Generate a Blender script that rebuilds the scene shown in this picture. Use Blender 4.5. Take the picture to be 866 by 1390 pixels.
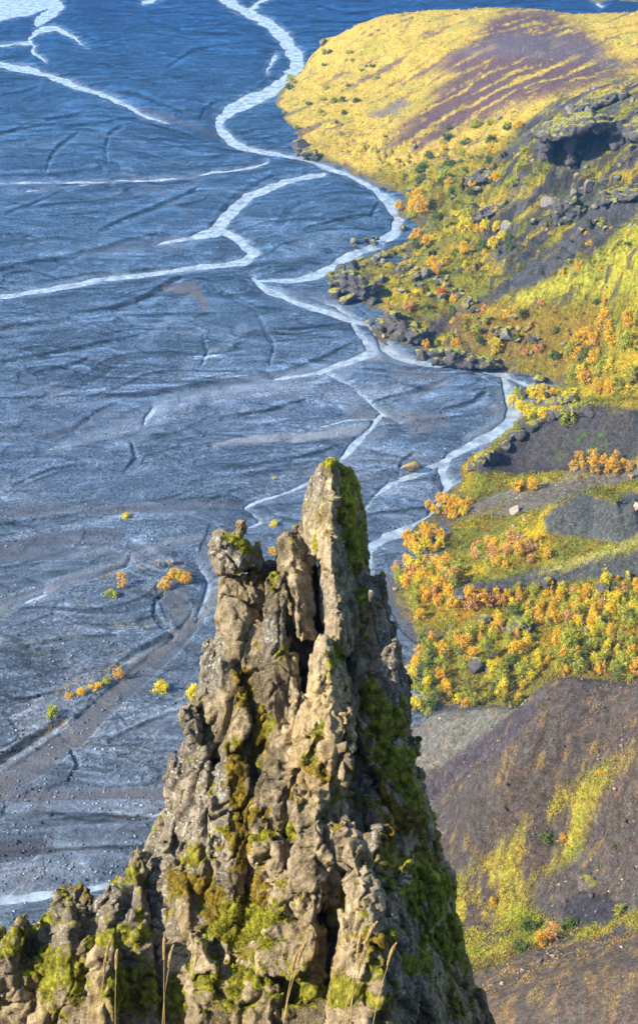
import bpy, bmesh, math, random
import numpy as np
from mathutils import Vector
# ---------------------------------------------------------------- camera, sky, sun, exposure
for o in list(bpy.data.objects): bpy.data.objects.remove(o)
SC = bpy.context.scene
H = 150.0; PITCH = math.radians(27.0); FPX = 2139.0; CX, CY = 433.0, 695.0
cam_d = bpy.data.cameras.new('camera'); cam = bpy.data.objects.new('camera', cam_d)
SC.collection.objects.link(cam); SC.camera = cam
cam.location = (0, 0, H); cam.rotation_euler = (math.pi/2 - PITCH, 0, 0)
cam_d.sensor_fit = 'VERTICAL'; cam_d.angle = 2*math.atan(695.0/FPX)
cam_d.clip_start = 0.3; cam_d.clip_end = 30000
SUN = Vector((-0.78, -0.32, 0.53)).normalized()
world = bpy.data.worlds.new('World'); SC.world = world; world.use_nodes = True
wn = world.node_tree; sky = wn.nodes.new('ShaderNodeTexSky'); sky.sky_type = 'NISHITA'; sky.sun_disc = False
sky.sun_elevation = math.asin(SUN.z); sky.sun_rotation = math.atan2(SUN.x, SUN.y)
sky.air_density = 1.0; sky.dust_density = 0.5; sky.ozone_density = 2.0
wn.links.new(sky.outputs[0], wn.nodes['Background'].inputs[0]); wn.nodes['Background'].inputs[1].default_value = 0.15
sd = bpy.data.lights.new('sun', 'SUN'); sd.energy = 4.9; sd.angle = math.radians(0.5); sd.color = (1.0, 0.90, 0.74)
so = bpy.data.objects.new('sun', sd); SC.collection.objects.link(so)
so.rotation_euler = SUN.to_track_quat('Z', 'Y').to_euler(); so.location = (-200, 0, 400)
vs = SC.view_settings; vs.view_transform = 'Standard'; vs.look = 'None'; vs.exposure = 1.15; vs.gamma = 1.0; vs.use_curve_mapping = False
SC.render.engine = 'CYCLES'
COL = SC.collection
rng = np.random.default_rng(7); random.seed(7)

# ---------------------------------------------------------------- projection helpers (survey of the place from its viewpoint)
CP, SP = math.cos(PITCH), math.sin(PITCH)
def ray(px, py):
    u = (px-CX)/FPX; v = (CY-py)/FPX
    return u, CP + SP*v, -(SP - CP*v)
def at_z(px, py, z=0.0):
    u, y, k = ray(px, py); t = (H-z)/(-k); return np.array([u*t, y*t, z])
def at_y(px, py, Y):
    u, y, k = ray(px, py); t = Y/y; return np.array([u*t, Y, H + k*t])
def project(X, Y, Z):
    dz = Z-H; f = Y*CP - dz*SP; up = Y*SP + dz*CP
    f = np.maximum(f, 1e-3)
    return CX + FPX*X/f, CY - FPX*up/f

# ---------------------------------------------------------------- numpy noise
def _h(ix, iy, iz, seed):
    n = (ix.astype(np.int64)*374761393 + iy.astype(np.int64)*668265263 + iz.astype(np.int64)*2147483647 + seed*974634777) & 0xffffffff
    n = ((n ^ (n >> 13))*1274126177) & 0xffffffff
    n = ((n ^ (n >> 16))*2246822519) & 0xffffffff
    return ((n ^ (n >> 15)) & 0xffffff)/float(0xffffff)
def vn2(x, y, seed=0):
    ix = np.floor(x); iy = np.floor(y); fx = x-ix; fy = y-iy
    ix = ix.astype(np.int64); iy = iy.astype(np.int64); z = np.zeros_like(ix)
    sx = fx*fx*fx*(fx*(fx*6-15)+10); sy = fy*fy*fy*(fy*(fy*6-15)+10)
    def g(a, b):
        ang = _h(ix+a, iy+b, z, seed)*2*np.pi
        return np.cos(ang)*(fx-a) + np.sin(ang)*(fy-b)
    a = g(0,0); b = g(1,0); c = g(0,1); d = g(1,1)
    return 1.4*((a+(b-a)*sx)*(1-sy) + (c+(d-c)*sx)*sy)
def fbm2(x, y, o=4, seed=0, gain=.5):
    r = 0; a = 1; s = 0
    for i in range(o):
        r = r + a*vn2(x*2**i+17.3*i, y*2**i-9.1*i, seed+i*13); s += a; a *= gain
    return r/s
def vn3(x, y, z, seed=0):
    ix = np.floor(x); iy = np.floor(y); iz = np.floor(z); fx = x-ix; fy = y-iy; fz = z-iz
    ix = ix.astype(np.int64); iy = iy.astype(np.int64); iz = iz.astype(np.int64)
    s = lambda f: f*f*f*(f*(f*6-15)+10)
    sx, sy, sz = s(fx), s(fy), s(fz)
    v = lambda a, b, c: _h(ix+a, iy+b, iz+c, seed)*2-1
    x00 = v(0,0,0)*(1-sx)+v(1,0,0)*sx; x10 = v(0,1,0)*(1-sx)+v(1,1,0)*sx
    x01 = v(0,0,1)*(1-sx)+v(1,0,1)*sx; x11 = v(0,1,1)*(1-sx)+v(1,1,1)*sx
    return (x00*(1-sy)+x10*sy)*(1-sz) + (x01*(1-sy)+x11*sy)*sz
def fbm3(p, sc, o=4, seed=0, gain=.5, ridged=False):
    r = 0; a = 1; s = 0
    for i in range(o):
        n = vn3(p[:,0]*sc[0]*2**i+3.7*i, p[:,1]*sc[1]*2**i+1.3*i, p[:,2]*sc[2]*2**i-5.1*i, seed+i*7)
        if ridged: n = 1-2*np.abs(n)
        r = r + a*n; s += a; a *= gain
    return r/s
def sstep(a, b, x):
    t = np.clip((x-a)/(b-a), 0, 1); return t*t*(3-2*t)

# ---------------------------------------------------------------- object helpers
def tag(o, label=None, cat=None, group=None, kind=None):
    if label: o['label'] = label
    if cat: o['category'] = cat
    if group: o['group'] = group
    if kind: o['kind'] = kind
    return o
def mesh_obj(name, verts, faces, mat=None, parent=None, smooth=True, col=None, masks=None):
    me = bpy.data.meshes.new(name)
    verts = np.asarray(verts, dtype=np.float32)
    if isinstance(faces, np.ndarray) and faces.ndim == 2:
        nf, k = faces.shape
        me.vertices.add(len(verts)); me.vertices.foreach_set('co', verts.ravel())
        me.loops.add(nf*k); me.loops.foreach_set('vertex_index', faces.astype(np.int32).ravel())
        me.polygons.add(nf); me.polygons.foreach_set('loop_start', np.arange(nf, dtype=np.int32)*k)
        me.update(calc_edges=True); me.validate()
    else:
        me.from_pydata([tuple(v) for v in verts], [], [tuple(f) for f in faces]); me.update()
    if smooth: me.polygons.foreach_set('use_smooth', np.ones(len(me.polygons), dtype=bool))
    if col is not None: set_col(me, 'Col', col)
    if masks is not None: set_col(me, 'Mask', masks)
    if mat: me.materials.append(mat)
    o = bpy.data.objects.new(name, me); COL.objects.link(o)
    if parent: o.parent = parent
    return o
def set_col(me, name, c):
    a = me.color_attributes.new(name, 'FLOAT_COLOR', 'POINT')
    c = np.asarray(c, dtype=np.float32)
    if c.shape[1] == 3: c = np.concatenate([c, np.ones((len(c),1), np.float32)], 1)
    a.data.foreach_set('color', c.ravel())
def empty(name, loc):
    o = bpy.data.objects.new(name, None); COL.objects.link(o); o.location = loc; o.empty_display_size = .3; return o
class NT:
    def __init__(s, name):
        s.m = bpy.data.materials.new(name); s.m.use_nodes = True; s.t = s.m.node_tree; s.b = s.t.nodes['Principled BSDF']
        s.b.inputs['Specular IOR Level'].default_value = .3
    def n(s, ty, **kw):
        nd = s.t.nodes.new(ty)
        for k, v in kw.items():
            if k.startswith('i_'):
                nd.inputs[k[2:].replace('_', ' ')].default_value = v
            else: setattr(nd, k, v)
        return nd
    def l(s, a, b): s.t.links.new(a, b)
    def noise(s, scale, detail=4, rough=.6, vec=None):
        nd = s.n('ShaderNodeTexNoise', i_Scale=scale, i_Detail=detail, i_Roughness=rough)
        s.l(vec or s.pos(), nd.inputs['Vector']); return nd.outputs['Fac']
    def pos(s):
        if not hasattr(s, '_p'): s._p = s.n('ShaderNodeNewGeometry').outputs['Position']
        return s._p
    def obj(s):
        if not hasattr(s, '_o'): s._o = s.n('ShaderNodeTexCoord').outputs['Object']
        return s._o
    def ramp(s, fac, stops):
        r = s.n('ShaderNodeValToRGB'); e = r.color_ramp.elements
        while len(e) < len(stops): e.new(.5)
        for i, (p, c) in enumerate(stops):
            e[i].position = p; e[i].color = (*c, 1) if not isinstance(c, (int, float)) else (c, c, c, 1)
        s.l(fac, r.inputs['Fac']); return r.outputs['Color']
    def mix(s, fac, a, b, mode='MIX'):
        m = s.n('ShaderNodeMix', data_type='RGBA', blend_type=mode)
        for sock, v in ((m.inputs['Factor'], fac), (m.inputs[6], a), (m.inputs[7], b)):
            if isinstance(v, (int, float)): sock.default_value = v
            elif isinstance(v, tuple): sock.default_value = (*v, 1)
            else: s.l(v, sock)
        return m.outputs[2]
    def attr(s, name): return s.n('ShaderNodeAttribute', attribute_name=name).outputs['Color']
    def bump(s, h, strength, dist, prev=None):
        b = s.n('ShaderNodeBump', i_Strength=strength, i_Distance=dist); s.l(h, b.inputs['Height'])
        if prev: s.l(prev, b.inputs['Normal'])
        return b.outputs['Normal']
def dist_stroke(PX, PY, pts, ay=1.0):
    """distance to a polyline minus its half width (third value of each point)"""
    best = np.full(PX.shape, 1e9)
    pts = [p if len(p) > 2 else (*p, 3) for p in pts]
    xs = [p[0] for p in pts]; ys = [p[1] for p in pts]
    m = 60
    sel = np.where((PX > min(xs)-m) & (PX < max(xs)+m) & (PY > min(ys)-m) & (PY < max(ys)+m))[0]
    X = PX[sel]; Y = PY[sel]; bb = best[sel]
    for a, b in zip(pts[:-1], pts[1:]):
        dx = b[0]-a[0]; dy = (b[1]-a[1])*ay; L = dx*dx+dy*dy+1e-9
        t = np.clip(((X-a[0])*dx + (Y-a[1])*ay*dy)/L, 0, 1)
        d = np.hypot(X-a[0]-t*dx, (Y-a[1])*ay-t*dy) - (a[2]+t*(b[2]-a[2]))
        bb = np.minimum(bb, d)
    best[sel] = bb
    return best
def sd_poly(PX, PY, pts):
    """signed distance to polygon, negative inside"""
    n = len(pts); d = np.full(PX.shape, 1e9); ins = np.zeros(PX.shape, bool)
    for i in range(n):
        x0, y0 = pts[i]; x1, y1 = pts[(i+1) % n]
        dx, dy = x1-x0, y1-y0
        t = np.clip(((PX-x0)*dx+(PY-y0)*dy)/(dx*dx+dy*dy+1e-9), 0, 1)
        d = np.minimum(d, np.hypot(PX-x0-t*dx, PY-y0-t*dy))
        c = ((y0 > PY) != (y1 > PY)) & (PX < (x1-x0)*(PY-y0)/((y1-y0) if y1 != y0 else 1e-9)+x0)
        ins ^= c
    return np.where(ins, -d, d)

# ================================================================= VALLEY FLOOR
WATER_Z = -0.16
RIV = [
 [(300,-25,5),(305,0,6),(330,14,6),(362,30,7),(385,50,9),(400,75,10),(405,95,10),(385,115,10),(350,132,9),(315,147,8),(299,162,7),(299,178,6),(312,192,6),(335,202,5),(365,208,3.5),(400,212,3),(430,222,3),(470,235,3),(505,255,4),(525,272,7),(541,295,8),(535,315,8),(515,330,6),(490,340,5),(465,350,6),(450,362,6),(430,375,5),(400,380,3),(350,381,3)],
 [(340,12,2.5),(365,-3,3)], [(375,75,3),(366,90,2),(362,100,1.5)],
 [(345,379,4),(365,395,5),(400,410,4.5),(440,422,4),(470,433,4),(500,440,4),(515,455,5),(522,470,7),(540,483,4.5),(565,492,3.5),(600,497,2.5),(640,500,2.5),(680,508,2),(740,530,2),(765,538,2.5)],
 [(478,436,2.5),(487,455,4),(505,478,6),(470,492,4),(430,505,3.5),(370,515,2)],
 [(440,236,3),(400,243,4),(365,255,5),(335,268,6),(318,283,7),(305,300,8),(290,315,7),(260,322,3.5),(215,332,1)],
 [(300,312,5),(330,330,5),(346,343,7),(330,355,6),(290,362,4.5),(230,368,3.5),(150,378,4),(70,392,3.5),(0,402,3.5),(-60,410,4)],
 [(-40,248,1),(0,248,1.5),(100,247,1),(200,245,1.6),(270,238,1.6),(340,228,2),(362,222,1.5)],
 [(-60,75,5),(0,87,5),(50,98,4.5),(100,115,3.5),(150,132,3.5),(175,145,3.5),(195,158,2.5),(230,168,1)],
 [(-20,62,2),(0,62,2),(40,58,2.5),(50,42,4),(75,38,4),(105,52,2.5),(118,64,1)], [(42,58,2),(48,72,3),(60,85,1.5)],
 [(-40,12,22),(30,8,15),(70,0,10)], [(55,28,7),(80,8,7)],
 [(195,4,2.5),(225,-6,3)], [(798,-5,1.5),(815,10,2)], [(850,62,2),(880,54,4)],
 [(683,508,4),(690,530,7),(697,555,8),(690,575,9),(670,590,8),(640,603,6),(610,620,5),(598,640,7),(606,660,7),(600,685,7),(585,705,6),(560,718,7),(520,730,7),(500,746,6),(503,765,4),(498,790,5),(508,812,5)],
 [(610,621,4),(570,641,5),(530,655,4),(505,675,3),(495,690,3)],
 [(515,565,3),(500,585,4.5),(480,605,4.5),(455,630,3),(430,650,3),(390,668,2.5),(350,680,2),(330,690,2),(342,700,2.5),(351,710,2.5),(330,718,2)],
 [(270,770,2),(285,790,3),(280,815,2.5),(268,838,3)],
 [(60,612,0),(130,592,.8),(185,582,1.2)], [(290,544,0),(380,527,.8),(440,512,.8)], [(547,578,0),(520,562,1.2),(500,545,1.5),(470,520,1.5),(440,506,1)], [(640,503,.5),(662,518,1.5),(684,516,2)], [(400,595,0),(430,580,.8),(470,570,1.2),(515,568,1)],
 [(420,405,.5),(455,415,1.5),(480,430,1)], [(0,262,0),(60,258,.6),(120,250,.6)],
 [(-60,1232,8),(0,1222,7),(50,1216,7),(110,1207,5),(200,1190,4),(330,1160,4)],
 [(195,575,3),(207,557,3)], [(0,830,2),(60,808,2)], [(535,250,0.8),(520,262,1)],
]
DRY = [  # broad old gravel channels: x, y, half width ; depth of the cut
 ([(-60,835,7),(20,818,6),(100,795,5),(150,775,5),(190,762,4),(240,745,4),(300,728,3)], .3),
 ([(-60,760,8),(60,757,8),(150,757,8),(175,765,6)], .35),
 ([(290,720,5),(278,760,8),(285,800,9),(265,845,10),(235,880,11),(195,920,13),(150,960,14),(100,1005,15),(40,1050,16),(-50,1100,18)], .45),
 ([(215,800,5),(240,830,20),(245,850,6)], .35), ([(-50,1090,7),(80,1086,5),(200,1083,5),(330,1080,6)], .3), ([(-50,1168,14),(40,1160,12),(60,1150,4)], .4),
 ([(530,800,14),(560,850,18),(600,900,8)], .4), ([(180,745,6),(210,760,4)], .3),
]
SCARP = [ # cut banks traced on the plain: x, y, half width
 [(-20,187,1),(0,183,1.6),(40,175,1.4),(75,170,.6)],[(65,164,1),(90,160,1.8),(112,156,.6)],[(90,174,.6),(140,168,1.5),(192,159,.6)],[(62,234,.6),(67,217,1.8),(80,200,2),(105,182,.6)],[(146,222,.5),(144,200,1.5),(148,183,1.2),(168,171,.6)],
 [(-20,240,.8),(60,239,1.4),(110,235,1.2),(140,229,.5)],[(135,314,.6),(170,300,1.8),(210,284,2),(245,269,1.8),(268,257,.6)],[(78,352,.8),(130,342,2),(165,331,1.8),(215,319,.8)],[(-10,134,1),(30,128,1.5),(55,118,.5)],[(150,124,.6),(185,130,1.8),(210,140,1.8),(250,155,.5)],[(198,168,.6),(240,181,1.6),(283,196,.6)],
 [(272,160,.8),(277,149,1.8),(287,142,1.5),(300,137,.6)],[(-20,372,1.5),(0,368,2),(50,357,2),(105,351,.8)],[(40,386,.6),(130,373,1.6),(200,367,1.8),(280,362,2),(292,355,.6)],[(95,430,.5),(120,427,1.5),(160,420,2.5),(200,404,3.5),(225,388,4),(243,378,3)],[(160,434,.6),(220,430,1.4),(295,428,.6)],
 [(-20,497,1),(0,494,1.8),(60,484,2),(110,475,1.6),(190,458,.6)],[(50,508,.6),(90,500,2),(120,489,.8)],[(-20,545,1),(100,541,1.2),(190,540,3),(240,532,4),(300,522,3.5),(360,514,3),(410,499,2.8),(450,482,2),(478,468,.8)],[(-20,600,2),(20,600,2.5),(60,597,2.5),(100,585,3),(122,569,2)],[(128,562,.6),(160,549,1)],[(272,498,.5),(281,480,1.3),(276,456,.5)],
 [(255,322,1),(283,311,3),(302,288,4),(316,271,3.5),(345,252,2),(372,239,.8)],[(504,292,.8),(512,277,2),(508,260,.8)],[(415,312,.6),(460,300,1.3),(512,290,1)],[(505,547,.6),(550,536,1.6),(590,525,1.8),(622,508,.6)],[(655,515,.8),(658,535,2.5),(640,549,2),(600,560,.8)],[(500,585,.5),(545,578,1.4),(645,567,.6)],[(598,632,1),(590,648,2.2),(600,672,2.2),(588,690,1)],[(535,641,.6),(597,634,1.5)],[(500,702,1),(550,697,1.6),(592,688,1)],
 [(-20,717,1),(80,706,1.5),(170,694,.6)],[(-20,828,1),(60,800,1.2),(120,786,1.5),(170,770,2),(178,757,1)],[(200,763,.8),(222,773,1.8),(250,768,.8)],[(222,806,.8),(210,818,1.6),(210,835,2),(222,852,2),(237,862,1.2)],[(160,905,1),(185,888,3),(210,876,4),(232,864,3)],[(-20,1045,4),(0,1034,5),(40,1008,5),(75,988,4),(97,977,1)],[(282,800,1),(280,820,1.5),(268,842,1)],
 [(-20,1161,1.8),(60,1159,1.5),(200,1155,1.2)],[(98,1022,.6),(106,1042,1.6),(94,1062,.6)],[(560,618,.6),(545,628,1.5),(541,640,.6)],[(350,430,.6),(372,470,1.2),(365,500,.5)],[(300,400,.6),(350,420,1.3),(400,425,.6)],[(-20,450,.8),(60,440,1.3),(150,433,.6)],[(10,290,.6),(40,280,1.4),(80,262,.6)],[(60,330,.5),(30,320,1.2),(-10,322,.8)],
 [(300,570,.6),(360,562,1.6),(415,545,.8)],[(320,640,.5),(380,628,1.4),(440,616,1.4),(455,608,.6)],[(20,660,.6),(70,640,1.4),(130,632,.6)],[(170,640,.5),(185,625,1.4),(180,605,.8)],[(40,880,.5),(100,868,1),(160,866,.5)],[(-10,960,1),(50,950,1.4),(90,940,.6)],[(150,1010,.6),(200,985,1.5),(260,965,.6)],[(60,1120,.6),(140,1112,1.2),(230,1116,.6)],
 [(200,30,.6),(250,45,1.5),(330,50,.6)],[(230,90,.6),(260,70,1.4),(310,62,.6)],[(430,10,.6),(470,20,1.5),(520,14,.6)],[(360,110,.8),(350,120,1.2),(330,128,.5)],
]
PALE = [ # washed gravel, paler
 ([(60,615,3),(120,598,5),(175,580,6),(210,558,6),(300,541,7),(420,520,8),(485,500,6)], .8), ([(150,612,3),(195,598,6),(225,575,7),(255,555,4)], .7), ([(-20,740,4),(100,717,4),(180,706,3),(260,701,2)], .7),
 ([(205,465,3),(235,430,4),(262,408,3)], .5), ([(60,345,3),(160,350,4),(260,335,3)], .4), ([(-20,205,3),(80,195,4),(140,190,3)], .3), ([(120,270,3),(220,262,4),(280,250,3)], .35), ([(330,300,5),(420,330,6),(480,320,4)], .35),
 ([(430,345,5),(380,355,5)], .4), ([(20,980,4),(120,900,4)], .3), ([(100,1000,4),(200,990,8),(260,960,6)], .4), ([(250,720,3),(180,740,4),(60,775,3)], .5), ([(330,560,3),(390,585,4),(480,575,4)], .5), ([(560,545,6),(620,540,6)], .4), ([(520,670,5),(580,660,5)], .5), ([(-20,1100,4),(200,1098,5)], .4), ([(-20,1195,5),(120,1180,5)], .4), ([(330,450,6),(300,480,6),(250,500,4)], .45), ([(140,180,4),(200,200,4)], .3),
]
SILT = [ # fine pale sand sheets
 ([(290,607,1.5),(340,602,4),(400,596,6),(460,590,7),(500,580,4)], (.30,.33,.38), .8),
 ([(225,395,4),(262,395,7),(280,420,4)], (.17,.15,.15), .7), ([(170,235,2),(215,262,2),(260,300,2)], (.16,.14,.15), .3),
 ([(195,150,3),(240,165,4),(290,185,3)], (.11,.11,.12), .5), ([(600,520,12),(540,510,8)], (.2,.21,.24), .4),
 ([(480,560,8),(600,575,8),(560,590,5)], (.16,.16,.18), .6), ([(-50,600,5),(60,595,5),(160,560,5)], (.15,.19,.26), .4),
 ([(300,735,3),(340,760,4),(270,840,6),(200,900,9),(120,990,12),(0,1070,14)], (.15,.15,.16), .8),
 ([(540,800,16),(570,870,14)], (.13,.125,.125), .7), ([(240,820,14),(250,790,12)], (.11,.125,.16), .8),
 ([(-50,760,8),(80,735,10),(160,735,9)], (.10,.10,.115), .6), ([(560,250,4),(520,240,4)], (.2,.2,.2), .3),
 ([(-50,1090,8),(100,1086,6),(250,1082,6)], (.16,.16,.18), .7), ([(-50,1165,16),(60,1155,10)], (.07,.07,.085), .7),
 ([(360,770,3),(300,728,3),(230,740,3),(170,765,4),(60,805,4),(-40,835,4)], (.22,.25,.31), .7),
 ([(660,560,6),(740,555,6)], (.15,.15,.16), .5), ([(515,470,14),(560,490,7),(500,480,14)], (.21,.25,.31), .8), ([(690,540,16),(690,585,22),(640,600,10)], (.22,.27,.34), .8), ([(470,500,12),(350,522,8),(240,545,10),(180,580,12),(100,600,6)], (.17,.22,.29), .55), ([(520,590,8),(480,620,8),(400,665,6)], (.17,.21,.28), .5),([(240,330,10),(120,345,6)], (.13,.17,.24), .4),([(470,420,8),(400,400,8)], (.14,.18,.25), .4),
 ([(0,700,6),(160,695,3),(330,688,4)], (.12,.115,.13), .6),
]
GOLD = [ [(190,775,4),(230,768,5),(258,780,4)], [(75,945,2),(110,930,3),(150,912,3),(185,900,2)], [(55,1000,1),(75,990,2.5),(95,985,1)],
 [(228,1033,3),(245,1028,3)], [(140,790,4),(165,780,3)], [(180,700,.5),(160,698,1.5)] ]
def build_plain():
    pys = np.concatenate([np.arange(1440, 600, -1.6), np.arange(600, -26, -1.1)])
    v = (CY-pys)/FPX; Yr = (CP+SP*v)/(SP-CP*v)*H
    far = Yr[-1]*np.geomspace(1.02, 6.0, 40); Yr = np.concatenate([[-400,-50,60,100,125], Yr, far])
    s_in = np.linspace(-.262, .262, 640)
    s_out = .262+np.geomspace(.004, 5.5, 26)
    s = np.concatenate([-s_out[::-1], s_in, s_out])
    YY, SS = np.meshgrid(Yr, s, indexing='ij'); wid = np.maximum(YY, 250); XX = SS*np.where(YY > 140, YY, 140 + 0*YY)
    X = XX.ravel(); Y = YY.ravel()
    PX, PY = project(X, np.maximum(Y, 20), np.zeros_like(X))
    wx = fbm2(X/14, Y/20, 3, 5); wy = fbm2(X/14+50, Y/20, 3, 6)
    qx = PX + wx*7; qy = PY + wy*3
    # terraced bars left by the braided river
    ax = X*.96+Y*.10; ay = Y
    u = ax/58 + .9*fbm2(ax/70, ay/45, 3, 21); w = ay/23 + 1.1*fbm2(ax/60+9, ay/38, 3, 22)
    h = fbm2(u, w, 3, 23, .45)
    h2 = fbm2(ax/26 + .8*fbm2(ax/30, ay/22, 2, 31), ay/9.5 + .9*fbm2(ax/32, ay/24, 2, 32), 3, 33)
    q = h*5.0; fl = np.floor(q); z = (fl + sstep(.30, .50, q-fl))*.22
    q2 = h2*3.6; f2 = np.floor(q2); z2 = (f2 + sstep(.32, .62, q2-f2))*.12
    chs = []; gsh = YY.shape
    def gradpx(a):
        A = a.reshape(gsh); PXg = PX.reshape(gsh); PYg = PY.reshape(gsh)
        dc = np.gradient(A, axis=1)/np.where(np.abs(np.gradient(PXg, axis=1)) < 1e-3, 1e-3, np.gradient(PXg, axis=1))
        dpy = np.gradient(PYg, axis=0); dpy = np.where(np.abs(dpy) < 1e-3, 1e-3, dpy); drw = np.gradient(A, axis=0)/dpy
        return dc.ravel(), drw.ravel()
    for (sp, th, amp_, sd) in ((44, .10, .50, 800), (27, .11, .50, 810), (16, .13, .40, 820), (10, .14, .30, 830), (6, .16, .18, 840)):
        ps = Y/sp - X*.10/sp + 2.4*fbm2(X/(6*sp)+sd, Y/(4*sp), 2, sd) + 1.5*fbm2(X/(2.4*sp), Y/(1.8*sp)+sd, 3, sd+1)
        nn_ = vn2(ps, X/(6.5*sp)+.25*ps, sd+2); th_ = th*(.45 + .9*sstep(-.3, .4, fbm2(X/(2*sp), Y/(1.5*sp), 2, sd+3)))
        gx, gyy = gradpx(nn_-0); g_ = np.hypot(gx, gyy)+1e-5; dpx = (np.abs(nn_)-th_)/g_
        lim = sstep(-.15, .15, fbm2(X/(2.2*sp)+7, Y/(1.4*sp), 3, sd+4)+.08)
        far_edge = (np.sign(nn_)*gyy < 0)          # bank on the far side of the channel
        chs.append((sstep(1.2, -1.2, dpx)*lim, dpx, ps, lim, far_edge, amp_))
    cut = 0
    for c_ in chs: cut = np.maximum(cut, 0)*.75 + c_[0]*c_[5]*.8
    lvl = .45*z + .3*z2 - 1.0*cut + .09*fbm2(X/5, Y/4, 3, 41) + .04*fbm2(X/1.1, Y/1.3, 2, 43)
    z = .95 + .75*lvl
    z = np.maximum(z, .06)
    pale = sstep(.0, .5, fbm2(ax/22, ay/6, 4, 51)) ; dark = sstep(.05, .5, fbm2(ax/45+3, ay/12, 4, 55))
    base = np.array([.062,.101,.160]); C = np.tile(base, (len(X), 1))
    var = 1 + .22*fbm2(X/9, Y/7, 4, 61) + .30*(pale-.35)*(1+.5*fbm2(X/3,Y/2,3,62)) + .35*sstep(.15,.5,fbm2(u*2.2, w*2.6, 3, 63))
    C = C*var[:, None]
    C = C*(1-.22*sstep(.1,.7,dark)[:, None])
    ed = np.exp(-((q-fl-.40)/.05)**2)*.4 + np.exp(-((q2-f2-.47)/.07)**2)*.2  # dark terrace edges: bank shade put into the colour
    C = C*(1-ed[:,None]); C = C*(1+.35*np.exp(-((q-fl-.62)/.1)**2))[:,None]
    grit = sstep(-.1, .4, fbm2(X/1.6, Y/2.2, 3, 99))
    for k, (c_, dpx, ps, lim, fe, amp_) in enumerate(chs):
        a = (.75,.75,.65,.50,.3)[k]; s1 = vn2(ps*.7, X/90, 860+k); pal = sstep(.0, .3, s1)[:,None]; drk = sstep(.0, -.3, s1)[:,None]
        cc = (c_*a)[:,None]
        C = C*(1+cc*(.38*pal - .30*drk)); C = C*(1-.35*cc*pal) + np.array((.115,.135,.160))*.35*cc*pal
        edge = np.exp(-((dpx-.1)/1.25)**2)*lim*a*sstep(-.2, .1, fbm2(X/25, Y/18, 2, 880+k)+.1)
        C = C*(1-np.where(fe, .80, .22)*edge)[:,None]  # shadow line under the far bank, painted into the gravel colour
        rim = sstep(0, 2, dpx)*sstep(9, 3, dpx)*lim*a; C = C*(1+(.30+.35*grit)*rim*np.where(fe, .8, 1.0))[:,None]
    C = C*np.interp(Y, [150,350,600,900], [1.08,1.06,.78,.46])[:,None]**np.array([2.6,1.15,.35])  # distance haze painted into the gravel: bluer and darker far off
    C = C*np.where(Y[:,None] < 330, np.array([1.18,1.03,.90])[None]**sstep(330, 200, Y)[:,None], 1)  # same painted distance tint, greyer and warmer close by
    low = sstep(.5, 0, z2/.17-np.floor(z2/.17)*0)  # flat hollow floors hold finer sand
    wet = np.zeros_like(X)
    def blend(C, m, c): return C*(1-m[:, None]) + np.array(c)*m[:, None]
    n71 = sstep(-.4, .4, fbm2(X/8, Y/4, 3, 71))
    for pts, dep in DRY:
        d = dist_stroke(qx, qy, pts); m = sstep(2.4, -.6, d)
        z = z*(1-m) + np.maximum(z-dep*.75, .02)*m
        n = n71
        C = blend(C, m*(.35+.3*n), (.085,.095,.115))
        rim = sstep(5, 2, d)*sstep(.5, 2.5, d)
        C = C*(1+.22*rim[:, None])
    grain = .95 - .55*sstep(.0, .35, fbm2(ax/40, ay/18, 4, 66))
    for pts, dep in DRY: grain = grain*(1-.75*sstep(2, -2, dist_stroke(qx, qy, pts)))
    wx2 = PX + .35*(qx-PX) + 1.2*fbm2(X/3, Y/3, 2, 67); wy2 = PY + .35*(qy-PY) + .8*fbm2(X/3+9, Y/3, 2, 68)
    nz = {k: fbm2(X/a_, Y/b_, o_, k) for k, a_, b_, o_ in ((69,6,3.5,3),(64,4,4,3),(65,9,7,3),(63,8,6,2),(73,6,3,3),(71,8,4,3),(77,1.5,1.5,3),(78,.8,.9,2))}
    for pts, a in PALE:
        d = dist_stroke(qx, qy, pts); m = sstep(5, -3, d+4*nz[69])*a
        C = C*(1+.75*m[:,None]); C = blend(C, m*.40, (.15,.175,.21)); grain = np.maximum(grain, m)
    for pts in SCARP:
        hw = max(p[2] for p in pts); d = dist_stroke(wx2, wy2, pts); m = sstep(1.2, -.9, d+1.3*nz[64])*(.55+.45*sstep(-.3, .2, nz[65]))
        C = C*(1-.68*m[:,None]); near_side = dist_stroke(wx2+2*nz[63], wy2-4.5-1.3*hw, [(*p[:2], p[2]*1.6+1) for p in pts]); floor_ = sstep(3, -3, near_side)*(1-m)  # shade of each cut bank painted as a dark line
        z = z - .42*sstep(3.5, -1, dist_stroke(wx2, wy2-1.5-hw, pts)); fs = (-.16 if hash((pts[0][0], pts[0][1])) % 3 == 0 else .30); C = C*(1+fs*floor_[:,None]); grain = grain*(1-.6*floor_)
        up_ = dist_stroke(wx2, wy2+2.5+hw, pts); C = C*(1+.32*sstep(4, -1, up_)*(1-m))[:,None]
    z = np.maximum(z, .02)
    for pts, c, a in SILT:
        d = dist_stroke(qx, qy, pts); m = sstep(4, -2, d + 3*nz[73])*a; grain = grain*(1-.8*m)
        C = blend(C, m, [k*.72 for k in c]); 
    for pts in GOLD:
        d = dist_stroke(qx, qy, pts); m = sstep(3, -2, d+6*nz[77])
        C = blend(C, m*.55*sstep(-.1,.2,nz[78]), (.30,.19,.05))
    mg = sstep(.05, .5, fbm2(X/7, Y/5, 4, 79))*sstep(30, -30, np.hypot((PX-110)*.45, PY-850)-70)
    C = blend(C, mg*.3, (.17,.17,.05))
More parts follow.
